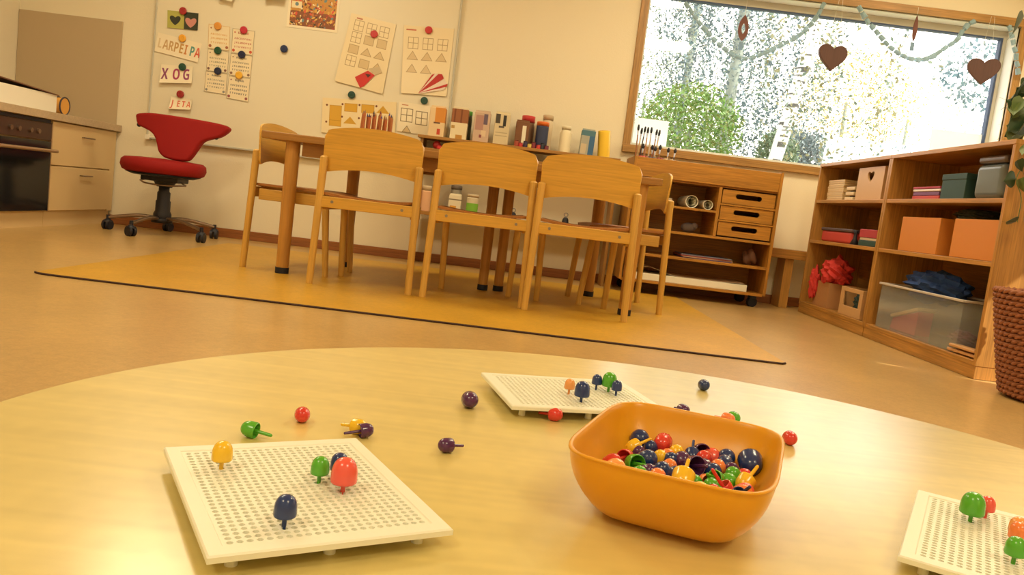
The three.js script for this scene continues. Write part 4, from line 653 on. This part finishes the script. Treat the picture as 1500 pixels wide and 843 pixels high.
// ------------------------------------------------------------------ open shelf units
function shelfUnit(name, label, z0, z1) {
  const X0 = 2.1, X1 = 2.5, t = 0.022, Ht = 1.063, o = thing(name, label, 'shelf', [0, 0, 0], 0, 'open shelf units');
  part('side_panel', span(X0, X1, 0.06, Ht - t, z0, z0 + t, 0.002), M.shelf, o); part('side_panel', span(X0, X1, 0.06, Ht - t, z1 - t, z1, 0.002), M.shelf, o);
  part('top_board', span(X0 - 0.002, X1, Ht - t, Ht, z0, z1, 0.002), M.shelf, o); part('plinth', span(X0 + 0.004, X1 - 0.01, 0.002, 0.06, z0 + 0.002, z1 - 0.002), M.shelf, o);
  part('back_panel', span(X1 - 0.012, X1 - 0.002, 0.06, Ht - t, z0 + t, z1 - t), M.shelf, o);
  for (const y of [0.082, 0.526, 0.808]) part('shelf_board', span(X0 + 0.002, X1 - 0.012, y - t, y, z0 + t, z1 - t, 0.002), M.shelf, o);
}
const UZ0 = -5.74, UZ1 = -4.652, UZ2 = -3.5;
shelfUnit('shelf_unit', 'open wooden shelf unit with the heart cut box', UZ0, UZ1 - 0.002);
shelfUnit('shelf_unit', 'open wooden shelf unit with the glass jar and the clear bin', UZ1, UZ2);
{
  const Y3 = 0.809, Y2 = 0.527, Y1 = 0.083;
  // top compartment: wooden trays, blocks, heart box
  for (let k = 0; k < 10; k++) single('wooden_tray', ['lowest', 'second', 'third', 'fourth', 'fifth', 'sixth', 'seventh', 'eighth', 'ninth', 'topmost'][k] + ' pale wooden tray, counted upwards, in the pile beside the heart box', 'tray', box(0.24, 0.0128, 0.27, 0, 0.007, 0, 0.002), k % 2 ? C(222, 176, 104, 0.5) : C(214, 166, 94, 0.5), [2.27 + Math.sin(k * 3.1) * 0.003, Y3 + k * 0.0142, -5.53 + Math.sin(k * 1.9) * 0.005], [0, 0, 0], 'pile of wooden trays');
  for (let k = 0; k < 3; k++) single('wooden_block', ['lowest', 'middle', 'topmost'][k] + ' flat wooden block of the short pile between trays and heart box', 'block', box(0.1, 0.022, 0.13, 0, 0.011, 0, 0.004), C(222, 180, 112, 0.5), [2.2, Y3 + k * 0.034, -5.29 + 0.004 * k], [0, 0, 0], 'short pile of wooden blocks');
  for (let k = 0; k < 2; k++) single('spacer_strip', 'dark thin strip between the flat wooden blocks', 'strip', box(0.06, 0.0115, 0.1, 0, 0.006, 0), C(90, 60, 36), [2.205, Y3 + 0.022 + k * 0.034, -5.285], [0, 0, 0], 'strips between the blocks');
  const hb = thing('wooden_box', 'wooden box with a heart shaped hole in its front', 'box', [2.13, Y3 + 0.0005, -4.96]);
  { const w = 0.36, h = 0.2, s = new THREE.Shape(); s.moveTo(-w / 2, 0); s.lineTo(w / 2, 0); s.lineTo(w / 2, h); s.lineTo(-w / 2, h); s.closePath(); const p = new THREE.Path(), c = 0.04, cy = 0.148; p.moveTo(0, cy - c); p.bezierCurveTo(-c * 1.9, cy + c * 0.1, -c * 1.0, cy + c * 1.15, 0, cy + c * 0.4); p.bezierCurveTo(c * 1.0, cy + c * 1.15, c * 1.9, cy + c * 0.1, 0, cy - c); s.holes.push(p);
    const wd = C(206, 150, 84, 0.5); part('front', boxUV(new THREE.ExtrudeGeometry(s, { depth: 0.012, bevelEnabled: false, curveSegments: 12 }).rotateY(-Math.PI / 2).translate(0.012, 0, 0)), wd, hb); part('side', span(0.012, 0.28, 0, h, -w / 2, -w / 2 + 0.012), wd, hb); part('side', span(0.012, 0.28, 0, h, w / 2 - 0.012, w / 2), wd, hb); part('back', span(0.28, 0.292, 0, h, -w / 2, w / 2), wd, hb); part('bottom', span(0.012, 0.28, 0, 0.01, -w / 2 + 0.012, w / 2 - 0.012), wd, hb); }
  // middle compartment: red basket, books
  const rbk = thing('red_basket', 'low red basket with a dark rim', 'basket', [2.27, Y2 + 0.0005, -5.4]); part('body', box(0.24, 0.075, 0.5, 0, 0.0375, 0, 0.015), C(196, 60, 40, 0.6), rbk); part('rim', box(0.25, 0.022, 0.52, 0, 0.084, 0, 0.008), C(84, 60, 48), rbk);
  single('picture_book', 'dark green book lying under the red one', 'book', span(-0.1, 0.1, 0, 0.034, -0.12, 0.12, 0.003), C(40, 66, 46), [2.22, Y2 + 0.0005, -4.84]);
  single('picture_book', 'cream book lying between the green and the red one', 'book', span(-0.095, 0.095, 0, 0.016, -0.118, 0.118, 0.003), C(210, 170, 110), [2.22, Y2 + 0.035, -4.84]);
  single('picture_book', 'red book on top of the pile beside the red basket', 'book', span(-0.1, 0.1, 0, 0.05, -0.12, 0.12, 0.003), C(176, 52, 44), [2.222, Y2 + 0.0515, -4.845]);
  single('bottle_cap', 'small black funnel between basket and books', 'funnel', lathe([[0, 0], [0.03, 0], [0.012, 0.04], [0.01, 0.07], [0.018, 0.09], [0, 0.09]], 18), M.black, [2.14, Y2 + 0.0005, -5.06]);
  // lowest compartment: paper bag with red cloth, wooden crate
  const lumpy = (R, sx, sy, sz, seed, amp = 0.22) => { const g = new THREE.IcosahedronGeometry(R, 5), p = g.attributes.position, v = V(0, 0, 0), n = noise2(seed, 32); for (let i = 0; i < p.count; i++) { v.fromBufferAttribute(p, i).normalize(); const f = R * (1 - amp + 1.6 * amp * n(v.x * 3 + v.z * 2 + 9, v.y * 3.5 + 7) + 0.1 * Math.sin(v.x * 9 + v.y * 14 + v.z * 6)); p.setXYZ(i, v.x * f * sx, v.y * f * sy, v.z * f * sz); } g.computeVertexNormals(); return g; };
  const bag = thing('cardboard_box', 'open brown cardboard box under the red cloth', 'box', [2.22, Y1 + 0.0005, -5.44]); part('wall', span(-0.09, -0.084, 0, 0.17, -0.13, 0.13), C(180, 118, 58), bag); part('wall', span(0.084, 0.09, 0, 0.17, -0.13, 0.13), C(180, 118, 58), bag); part('wall', span(-0.084, 0.084, 0, 0.17, -0.13, -0.124), C(180, 118, 58), bag); part('wall', span(-0.084, 0.084, 0, 0.17, 0.124, 0.13), C(180, 118, 58), bag); part('bottom', span(-0.084, 0.084, 0, 0.006, -0.124, 0.124), C(180, 118, 58), bag);
  const rc = thing('red_cloth', 'crumpled red cloth spilling out of the cardboard box', 'cloth', [2.2, Y1 + 0.17, -5.42]); part('fold', lumpy(0.115, 0.9, 0.95, 1.15, 21), C(198, 48, 32, 0.85), rc, [0, 0.075, 0.02]); part('fold', lumpy(0.06, 0.6, 1.9, 0.7, 22), C(198, 48, 32, 0.85), rc, [-0.085, -0.02, -0.13]);
  const cr = thing('wooden_crate', 'wooden crate holding dark green cloth', 'crate', [2.22, Y1 + 0.0005, -4.93]); for (const [a, b, c, d, e, f] of [[-0.1, -0.088, 0, 0.06, -0.16, 0.16], [-0.1, -0.088, 0.15, 0.175, -0.16, 0.16], [-0.1, -0.088, 0.06, 0.15, 0.115, 0.16], [-0.1, -0.088, 0.06, 0.15, -0.16, -0.115], [0.088, 0.1, 0, 0.175, -0.16, 0.16], [-0.088, 0.088, 0, 0.175, -0.16, -0.148], [-0.088, 0.088, 0, 0.175, 0.148, 0.16], [-0.088, 0.088, 0, 0.01, -0.148, 0.148]]) part('board', span(a, b, c, d, e, f, 0.002), C(204, 146, 78, 0.5), cr);
  single('green_cloth', 'dark green cloth inside the wooden crate', 'cloth', lumpy(0.08, 0.9, 0.85, 1.4, 23), C(44, 58, 42, 0.9), [2.22, Y1 + 0.09, -4.93]);
  // second unit, top compartment
  single('picture_book', 'red book at the bottom of the pile beside the dark green box', 'book', span(-0.1, 0.1, 0, 0.02, -0.14, 0.14, 0.003), C(190, 60, 44), [2.24, Y3 + 0.0005, -4.28]);
  single('picture_book', 'violet book in the pile beside the dark green box', 'book', span(-0.1, 0.1, 0, 0.02, -0.135, 0.135, 0.003), C(120, 70, 90), [2.243, Y3 + 0.022, -4.285]);
  single('picture_book', 'white book in the pile beside the dark green box', 'book', span(-0.1, 0.1, 0, 0.012, -0.14, 0.14, 0.003), C(230, 200, 160), [2.24, Y3 + 0.0435, -4.28]);
  single('picture_book', 'thin crimson book on top of the pile beside the green box', 'book', span(-0.1, 0.1, 0, 0.012, -0.14, 0.14, 0.003), C(170, 50, 54), [2.24, Y3 + 0.057, -4.283]);
  const gb = thing('green_box', 'dark green cardboard box on the upper shelf', 'box', [2.26, Y3 + 0.0005, -4.02]); part('body', box(0.24, 0.1, 0.22, 0, 0.05, 0, 0.003), C(38, 62, 44), gb); part('lid', box(0.246, 0.03, 0.226, 0, 0.112, 0, 0.003), C(38, 62, 44), gb);
  const jar = thing('storage_jar', 'big square translucent jar with a lid on the upper shelf', 'jar', [2.25, Y3 + 0.0005, -3.735]);
  part('body', box(0.22, 0.165, 0.22, 0, 0.0825, 0, 0.03), mat(paint(150, 148, 120), 0.2, { transmission: 0.55, thickness: 0 }), jar); part('lid', box(0.215, 0.035, 0.215, 0, 0.183, 0, 0.014), mat(paint(120, 96, 72), 0.3, { transmission: 0.3, thickness: 0 }), jar); part('filling', box(0.18, 0.1, 0.18, 0, 0.06, 0, 0.02), C(70, 70, 52), jar);
  // middle: two brown boxes, dark cloth
  for (const [z, w, l] of [[-4.24, 0.4, 'orange brown storage box in the middle compartment, towards the heart box'], [-3.73, 0.36, 'orange brown storage box in the middle compartment, towards the basket']]) { const b = thing('storage_box', l, 'box', [2.26, Y2 + 0.0005, z]); const m = C(206, 118, 34, 0.6), h = 0.185; part('wall', span(-0.14, -0.13, 0, h, -w / 2, w / 2, 0.002), m, b); part('wall', span(0.13, 0.14, 0, h, -w / 2, w / 2, 0.002), m, b); part('wall', span(-0.13, 0.13, 0, h, -w / 2, -w / 2 + 0.01), m, b); part('wall', span(-0.13, 0.13, 0, h, w / 2 - 0.01, w / 2), m, b); part('bottom', span(-0.13, 0.13, 0, 0.01, -w / 2 + 0.01, w / 2 - 0.01), m, b); }
  single('dark_cloth', 'dark olive cloth bulging over the storage boxes', 'cloth', lumpy(0.1, 0.75, 0.3, 1.7, 25), C(52, 54, 36, 0.9), [2.27, Y2 + 0.216, -4.0]);
  // lowest: clear bin with toys, blue cloth, wooden boards
  const bin = thing('clear_bin', 'clear plastic bin of toys on the lowest shelf', 'bin', [2.25, Y1 + 0.0005, -4.13]);
  { const w = 0.84, d = 0.26, h = 0.24, m = M.clearPlastic; part('wall', span(-d / 2, -d / 2 + 0.003, 0.003, h, -w / 2, w / 2), m, bin); part('wall', span(d / 2 - 0.003, d / 2, 0.003, h, -w / 2, w / 2), m, bin); part('wall', span(-d / 2 + 0.003, d / 2 - 0.003, 0.003, h, -w / 2, -w / 2 + 0.003), m, bin); part('wall', span(-d / 2 + 0.003, d / 2 - 0.003, 0.003, h, w / 2 - 0.003, w / 2), m, bin); part('bottom', span(-d / 2, d / 2, 0, 0.003, -w / 2, w / 2), m, bin);
    part('rim', merge([span(-d / 2 - 0.012, -d / 2 + 0.002, h, h + 0.012, -w / 2 - 0.012, w / 2 + 0.012, 0.003), span(d / 2 - 0.002, d / 2 + 0.012, h, h + 0.012, -w / 2 - 0.012, w / 2 + 0.012, 0.003), span(-d / 2 + 0.002, d / 2 - 0.002, h, h + 0.012, -w / 2 - 0.012, -w / 2 + 0.003, 0.003), span(-d / 2 + 0.002, d / 2 - 0.002, h, h + 0.012, w / 2 - 0.003, w / 2 + 0.012, 0.003)]), C(196, 168, 124, 0.3), bin); }
  single('blue_cloth', 'crumpled blue cloth heaped on the clear bin', 'cloth', lumpy(0.15, 0.72, 0.62, 1.75, 26), C(38, 62, 92, 0.9), [2.26, Y1 + 0.275, -4.2]);
  { const s = new THREE.Shape(); s.moveTo(-0.15, 0); s.lineTo(0.13, 0); s.lineTo(0.14, 0.13); s.lineTo(-0.13, 0.06); s.closePath(); const rt = thing('toy_roof', 'red toy house piece with a wooden roof inside the clear bin', 'toy', [2.17, Y1 + 0.006, -4.33]); part('wall', boxUV(new THREE.ExtrudeGeometry(s, { depth: 0.08, bevelEnabled: false }).rotateY(-Math.PI / 2).translate(0.08, 0, 0)), C(206, 66, 54, 0.6), rt); part('roof', box(0.1, 0.018, 0.3, 0, 0, 0, 0.003), C(214, 160, 84, 0.5), rt, [0.04, 0.107, 0.0], [-0.255, 0, 0]); }
  single('toy_cloth', 'dark red toy cloth lying in the clear bin', 'cloth', lumpy(0.07, 0.9, 0.6, 1.5, 28), C(110, 40, 40, 0.9), [2.26, Y1 + 0.05, -3.88]);
  for (const [a, b, c, ln, l] of [[2.14, 0.012, -3.66, 0.22, 'lowest wooden board leaning before the shelf end'], [2.135, 0.034, -3.65, 0.2, 'second wooden board lying before the shelf end']]) single('wooden_board', l, 'board', box(0.05, 0.014, ln, 0, 0, 0, 0.004), C(206, 140, 70, 0.5), [a + 0.0, Y1 + b, c], [0, 0.04, 0]);
}

// ------------------------------------------------------------------ window decorations
const ZD = ZB + 0.045;
function heartGeo(s, d) { const h = new THREE.Shape(); h.moveTo(0, -s * 0.95); h.bezierCurveTo(-s * 0.55, -s * 0.45, -s * 1.05, -s * 0.1, -s * 1.0, s * 0.35); h.bezierCurveTo(-s * 0.95, s * 0.85, -s * 0.25, s * 0.9, 0, s * 0.42); h.bezierCurveTo(s * 0.25, s * 0.9, s * 0.95, s * 0.85, s * 1.0, s * 0.35); h.bezierCurveTo(s * 1.05, -s * 0.1, s * 0.55, -s * 0.45, 0, -s * 0.95); return boxUV(new THREE.ExtrudeGeometry(h, { depth: d, bevelEnabled: true, bevelSize: 0.006, bevelThickness: 0.006, bevelSegments: 2, curveSegments: 14 }), 1); }
for (const [px, py, turn, l] of [[1219, 83, 0.1, 'dark wooden heart hanging between the two garland loops'], [1441, 103, -0.35, 'dark wooden heart hanging beside the window plant']]) {
  const p = onZ(px, py, ZD), o = thing('wooden_heart', l, 'ornament', [p.x, p.y, ZD - 0.012], 0); part('heart', heartGeo(0.104, 0.02), M.heart, o, [0, 0, 0], [0, turn, 0]);
  for (const s of [-1, 1]) part('string', bar(V(s * 0.045, 0.075, 0.01), V(s * 0.012, 2.31 - p.y, 0.01), 0.0012, 0.0012, 5), M.string, o);
}
for (const [px, py, l] of [[1088.5, 42, 'brown cut-out leaf turned edgewise in the window'], [1340, 43, 'narrow brown ornament hanging over the garland']]) {
  const p = onZ(px, py, ZD), o = thing('leaf_ornament', l, 'ornament', [p.x, p.y, ZD]); const s = new THREE.Shape(); const k = px < 1200 ? 1 : 0.45; s.moveTo(0, 0.1); s.bezierCurveTo(-0.06 * k, 0.03, -0.055 * k, -0.05, 0, -0.09); s.bezierCurveTo(0.055 * k, -0.05, 0.06 * k, 0.03, 0, 0.1); const h = new THREE.Path(); h.moveTo(0, 0.04); h.bezierCurveTo(-0.025 * k, 0.01, -0.02 * k, -0.02, 0, -0.04); h.bezierCurveTo(0.02 * k, -0.02, 0.025 * k, 0.01, 0, 0.04); if (k === 1) s.holes.push(h);
  part('leaf', new THREE.ExtrudeGeometry(s, { depth: 0.006, bevelEnabled: false }), C(110, 62, 44), o, [0, 0, 0], [0, 0.3, 0]); part('string', bar(V(0, 0.1, 0.003), V(0, 2.31 - p.y, 0.003), 0.0012, 0.0012, 5), M.string, o); part('tail', box(0.03, 0.06, 0.004, 0, -0.125, 0.003), C(120, 140, 140), o);
}
const loops = [[[1003, 3], [1016, 22], [1040, 52], [1062, 72], [1090, 86], [1115, 80], [1140, 68], [1166, 55], [1182, 42], [1198, 22], [1208, 3], 'garland of pale blue paper links sagging beside the brown leaf'], [[1257, 8], [1270, 30], [1287, 50], [1305, 70], [1333, 86], [1358, 86], [1385, 70], [1402, 58], [1411, 44], [1422, 34], [1429, 31], 'garland of pale blue paper links sagging between the hearts'], [[1478, 36], [1482, 52], [1488, 80], [1492, 110], 'short end of the paper garland beside the plant']];
for (const lp of loops) {
  const label = lp.pop(), pts = lp.map(([x, y]) => onZ(x, y, ZD + 0.015)), cv = new THREE.CatmullRomCurve3(pts), o = thing('paper_garland', label, 'garland', pts[0].toArray()), n = Math.round(cv.getLength() / 0.055), r = rng(n);
  part('string', new THREE.TubeGeometry(new THREE.CatmullRomCurve3(pts.map((p) => p.clone().sub(pts[0]))), 60, 0.0018, 5), M.string, o);
  for (let k = 0; k < n; k++) { const u = (k + 0.5) / n, p = cv.getPointAt(u).sub(pts[0]), t = cv.getTangentAt(u), q = part('paper_link', new THREE.CylinderGeometry(0.014 + 0.009 * r(), 0.016, 0.036 + 0.014 * r(), 8, 1, true), M.garland, o, p.toArray()); q.quaternion.setFromUnitVectors(V(0, 1, 0), t).multiply(new THREE.Quaternion().setFromEuler(new THREE.Euler(0.3 * (r() - 0.5), r() * 3, 0.3 * (r() - 0.5)))); }
}
// white sheets leaning against the pane
for (const [c, l] of [[[[931, 172], [980, 178], [975, 219], [924, 212]], 'white paper sheet on the window pane behind the paintbrushes'], [[[1365, 188.5], [1457, 199.5], [1453, 232], [1360, 221]], 'white paper sheet on the window pane above the shelf units']]) { const z = ZB - 0.168, q = c.map(([x, y]) => onZ(x, y, z)), m = q[0].clone(); single('window_sheet', l, 'paper', shell(3, 3, (u, v) => q[3].clone().lerp(q[2], u).lerp(q[0].clone().lerp(q[1], u), v).sub(m), 0.001), mat(new THREE.Color(0.93, 0.94, 0.94), 0.95, { transmission: 0.6, thickness: 0 }), m.toArray()); }

// ------------------------------------------------------------------ wicker basket
{
  const o = thing('wicker_basket', 'brown woven floor basket beside the shelf end', 'basket', [2.228, 0, -3.12]), rows = 20, hh = 0.43, rad = (y) => 0.205 + 0.085 * (y / hh) ** 0.9, strands = [];
  part('liner', lathe([[0, 0.004], [rad(0) - 0.02, 0.004], [rad(hh) - 0.02, hh - 0.01], [rad(hh) - 0.028, hh - 0.01], [rad(0) - 0.028, 0.012], [0, 0.012]], 48), M.wicker, o);
  for (let k = 0; k < rows; k++) for (const ph of [0, Math.PI]) { const y = 0.012 + (k + 0.5) * (hh - 0.012) / rows, R = rad(y) - 0.006, pts = [], n = 96; for (let i = 0; i < n; i++) { const a = i / n * 6.2832, w = Math.sin(a * 24 + ph + k * 1.57); pts.push(V(Math.cos(a) * (R + 0.007 * w), y + 0.005 * Math.cos(a * 24 + ph + k * 1.57), Math.sin(a) * (R + 0.007 * w))); } strands.push(new THREE.TubeGeometry(new THREE.CatmullRomCurve3(pts, true), 168, 0.0085, 5, true)); }
  const s = part('weave', merge(strands), M.wicker, o); s.userData.kind = 'stuff';
}
// ------------------------------------------------------------------ trailing plant on the shelf end
{
  const o = thing('trailing_plant', 'trailing plant with glossy heart shaped leaves on the shelf end', 'plant', [2.34, 1.0635, -3.66]), r = rng(77);
  part('pot', lathe([[0, 0], [0.075, 0], [0.1, 0.15], [0.106, 0.155], [0.1, 0.16], [0.09, 0.158], [0.085, 0.13], [0, 0.13]], 32), C(230, 200, 150, 0.4), o);
  const leaf = (s) => shell(8, 8, (u, v) => { const w = s * 0.62 * Math.sin(Math.min(1, v * 1.25 + 0.12) ** 0.7 * Math.PI) ** 0.8 * (1 - 0.3 * v), x = (u - 0.5) * 2 * w; return V(x, v * s * 1.25, -0.25 * Math.abs(x) - 0.22 * v * v * s); }, 0.0012);
  const G = [leaf(0.06), leaf(0.085), leaf(0.11)], leaves = [];
  const at = (px, py, z) => onZ(px, py, z).sub(o.position);
  const list = [[1500, 24, 1483, 60, 2, -3.6], [1500, 128, 1474, 165, 2, -3.62], [1506, 150, 1482, 190, 2, -3.58], [1500, 185, 1466, 206, 2, -3.62], [1512, 168, 1490, 205, 1, -3.56], [1497, 200, 1480, 150, 1, -3.6], [1498, 160, 1470, 140, 2, -3.6], [1500, 178, 1472, 196, 2, -3.57], [1494, 150, 1484, 178, 1, -3.57], [1503, 140, 1486, 126, 1, -3.6], [1510, 120, 1494, 140, 1, -3.6], [1504, 190, 1468, 182, 2, -3.64], [1490, 235, 1497, 258, 0, -3.45], [1488, 262, 1469, 266, 1, -3.46], [1493, 262, 1499, 288, 1, -3.45], [1488, 325, 1470, 328, 0, -3.46], [1500, 318, 1502, 345, 1, -3.45], [1510, 210, 1496, 236, 0, -3.46]];
  list.forEach(([ax, ay, bx, by, g, z], i) => { const a = at(ax, ay, z), b = at(bx, by, z + 0.02), d = b.clone().sub(a), m = part('leaf', G[g], i % 3 === 2 ? M.leafLight : M.leafDark, o, a.toArray()); m.quaternion.setFromUnitVectors(V(0, 1, 0), d.clone().normalize()).multiply(new THREE.Quaternion().setFromAxisAngle(V(0, 1, 0), (r() - 0.5) * 1.4)); m.scale.setScalar(Math.max(0.75, Math.min(1.4, d.length() / [0.075, 0.106, 0.137][g]))); });
  for (let k = 0; k < 16; k++) { const a = k / 16 * 6.28, m = part('leaf', G[k % 3], k % 2 ? M.leafDark : M.leafLight, o, [0.05 * Math.cos(a), 0.15, 0.05 * Math.sin(a)]); m.quaternion.setFromUnitVectors(V(0, 1, 0), V(Math.cos(a), 0.5 + r(), Math.sin(a)).normalize()); }
  part('vine', tube([V(0.06, 0.14, 0.06), V(0.1, 0.19, 0.13), at(1509, 205, -3.46), at(1500, 240, -3.455), at(1489, 262, -3.46), at(1496, 290, -3.455), at(1490, 326, -3.46)], 0.0022, 48), M.leafLight, o);
  part('vine', tube([V(0.06, 0.14, 0.06), V(0.1, 0.22, 0.12), at(1516, 220, -3.45), at(1506, 290, -3.45), at(1501, 330, -3.45)], 0.0022, 40), M.leafLight, o);
}

// ------------------------------------------------------------------ garden outside
{
  const g0 = -0.45, leafMat = (r, g, b) => mat(new THREE.Color().setRGB(r, g, b), 0.8, { transmission: 0.35, thickness: 0, vertexColors: true, side: THREE.DoubleSide });
  part(numbered('ground'), span(-30, 40, g0 - 0.2, g0, -60, ZB - 0.3), mat(new THREE.Color(0.2, 0.22, 0.12), 1), scene).userData = { kind: 'structure', label: 'lawn outside the window' };
  const cloud = (n, seed, size, pick, tone) => { const r = rng(seed), pos = [], col = [], nor = [], a = V(0, 0, 0), b = V(0, 0, 0); for (let k = 0; k < n; k++) { const p = pick(r), s = size * (0.6 + 0.8 * r()); a.set(r() - 0.5, r() - 0.5, r() - 0.5).normalize().multiplyScalar(s); b.set(r() - 0.5, r() - 0.5, r() - 0.5).cross(a).normalize().multiplyScalar(s * 0.55); const v = [p.clone().add(a), p.clone().add(b), p.clone().sub(a), p.clone().sub(b)], t = tone(r); const nn = a.clone().cross(b).normalize(); for (const i of [0, 1, 2, 0, 2, 3]) { pos.push(v[i].x, v[i].y, v[i].z); col.push(...t); nor.push(nn.x, nn.y, nn.z); } } const g = new THREE.BufferGeometry(); g.setAttribute('position', new THREE.Float32BufferAttribute(pos, 3)); g.setAttribute('normal', new THREE.Float32BufferAttribute(nor, 3)); g.setAttribute('color', new THREE.Float32BufferAttribute(col, 3)); return g; };
  const green = (r) => { const k = 0.7 + 0.6 * r(); return r() < 0.25 ? [0.95 * k, 0.75 * k, 0.4 * k] : [0.75 * k, 0.95 * k, 0.65 * k]; }, blue = (r) => { const k = 0.7 + 0.6 * r(); return [0.72 * k, 0.9 * k, 0.98 * k]; }, gold = (r) => { const k = 0.8 + 0.7 * r(); return r() < 0.6 ? [1.2 * k, 0.95 * k, 0.45 * k] : [0.8 * k, 0.95 * k, 0.7 * k]; };
  const bark = mat(new THREE.Color(0.62, 0.66, 0.68), 0.9, { map: tex(128, 1.2, (u, v) => nB(u * 6, v * 60) > 0.72 ? 0.35 : 0.95) }), darkBark = mat(new THREE.Color(0.2, 0.24, 0.22), 0.95);
  const birch = (label, px, pyTop, z, lean, n, seed, wide, dark, tone, strandLen) => {
    const b = onZ(px, 225, z), o = thing('birch_tree', label, 'tree', [b.x, g0, z], 0, 'birches outside the window'), H = 9, tip = V(lean * H, H, 0);
    part('trunk', boxUV(tube([V(0, 0, 0), V(lean * 2.2, 2.4, 0.05), V(lean * 5, 5, -0.05), tip], 0.075, 40, 10), 1), dark ? darkBark : bark, o);
    const f = part('foliage', cloud(n, seed, 0.026, (() => { let top = null, left = 0, q = null; return (r) => { if (left <= 0) { const t = 0.25 + 0.6 * r(); top = V(lean * H * t + (r() - 0.5) * wide, 2.2 + 4.6 * r(), (r() - 0.5) * 1.4); left = Math.floor(30 + 60 * r()); q = top; } left--; q = q.clone().add(V((r() - 0.5) * 0.05, -strandLen * (0.4 + r()), (r() - 0.5) * 0.05)); return q.clone().add(V((r() - 0.5) * 0.14, 0, (r() - 0.5) * 0.14)); }; })(), tone), leafMat(0.12, 0.155, 0.17), o); f.userData.kind = 'stuff';
  };
  birch('birch with hanging twigs at the window side by the paintbrushes', 985, 0, -15.2, 0.02, 16000, 31, 3.0, true, green, 0.03);
  birch('dark stemmed birch with long hanging twigs behind the brown leaf ornament', 1048, 0, -11, 0.03, 16000, 32, 2.2, true, blue, 0.03);
  birch('white stemmed birch leaning beside the hanging heart', 1100, 0, -8.9, 0.16, 3500, 33, 1.0, false, gold, 0.03);
  const bush = (name, label, px, py, z, rx, ry, n, seed, tone, rgb, size = 0.024) => { const c = onZ(px, py, z), o = thing(name, label, name.includes('tree') ? 'tree' : 'bush', [c.x, g0, z], 0, 'bushes outside the window'), hc = c.y - g0; part('stem', bar(V(0, 0, 0), V(0, hc, 0), 0.07, 0.03, 8), darkBark, o); const f = part('foliage', cloud(n, seed, size, (r) => { const a = r() * 6.2832, u = Math.acos(2 * r() - 1), k = 0.35 + 0.65 * Math.sqrt(r()); return V(Math.cos(a) * Math.sin(u) * rx * k, hc + Math.cos(u) * ry * k, Math.sin(a) * Math.sin(u) * rx * k); }, tone), leafMat(...rgb), o); f.userData.kind = 'stuff'; };
  bush('garden_bush', 'green bush below the birch twigs behind the paintbrushes', 1010, 190, -9.4, 0.62, 0.55, 5200, 41, green, [0.13, 0.22, 0.06]);
  bush('garden_bush', 'pale green bush at the window edge by the cart', 945, 140, -18.6, 1.3, 1.2, 3000, 42, green, [0.2, 0.26, 0.12]);
  bush('garden_bush', 'yellowing bush with gold leaves behind the clipped hedge', 1240, 150, -15, 1.3, 1.0, 6000, 43, gold, [0.3, 0.27, 0.14]);
  bush('garden_bush', 'thin grey green bush beyond the hedge top', 1330, 175, -18.5, 2.0, 0.8, 2200, 44, gold, [0.3, 0.32, 0.26]);
  bush('garden_bush', 'low bush beside the clipped grey hedge', 1138, 225, -9.98, 0.26, 0.3, 1800, 45, blue, [0.14, 0.19, 0.1]);
  bush('garden_tree', 'blue green fir branch beside the window plant', 1468, 110, -12, 0.9, 0.55, 900, 46, blue, [0.12, 0.17, 0.19], 0.04);
  const hz = -12.2, a = onZ(1167, 200, hz), b = onZ(1212, 193, hz);
  const hd = thing('clipped_hedge', 'clipped grey green hedge block outside the window', 'hedge', [0, g0, hz]); const hy = a.y - g0 + 0.1;
  const hf = part('foliage', cloud(14000, 51, 0.03, (r) => V(a.x + (b.x - a.x) * r(), hy * r(), -0.9 * r()), blue), leafMat(0.15, 0.18, 0.19), hd); hf.userData.kind = 'stuff';
  const c = onZ(1420, 215, -12.6), wl = thing('garden_wall', 'whitewashed garden wall with climbing twigs beyond the hedge', 'wall', [0, g0, -12.6]); wl.userData.kind = 'thing'; part('wall_face', span(b.x + 0.14, c.x + 1.5, 0, hy + 0.02, -0.3, 0), mat(new THREE.Color(0.85, 0.86, 0.86), 0.9), wl); const wf = part('twigs', cloud(700, 52, 0.028, (r) => V(b.x + 0.1 + (c.x - b.x) * r(), hy * r(), 0.03), blue), leafMat(0.2, 0.25, 0.27), wl); wf.userData.kind = 'stuff';
}

scene.traverse((o) => { if (o.isMesh) o.castShadow = o.receiveShadow = true; if (o.isLight && o.shadow) o.castShadow = true; });
renderer.render(scene, camera);
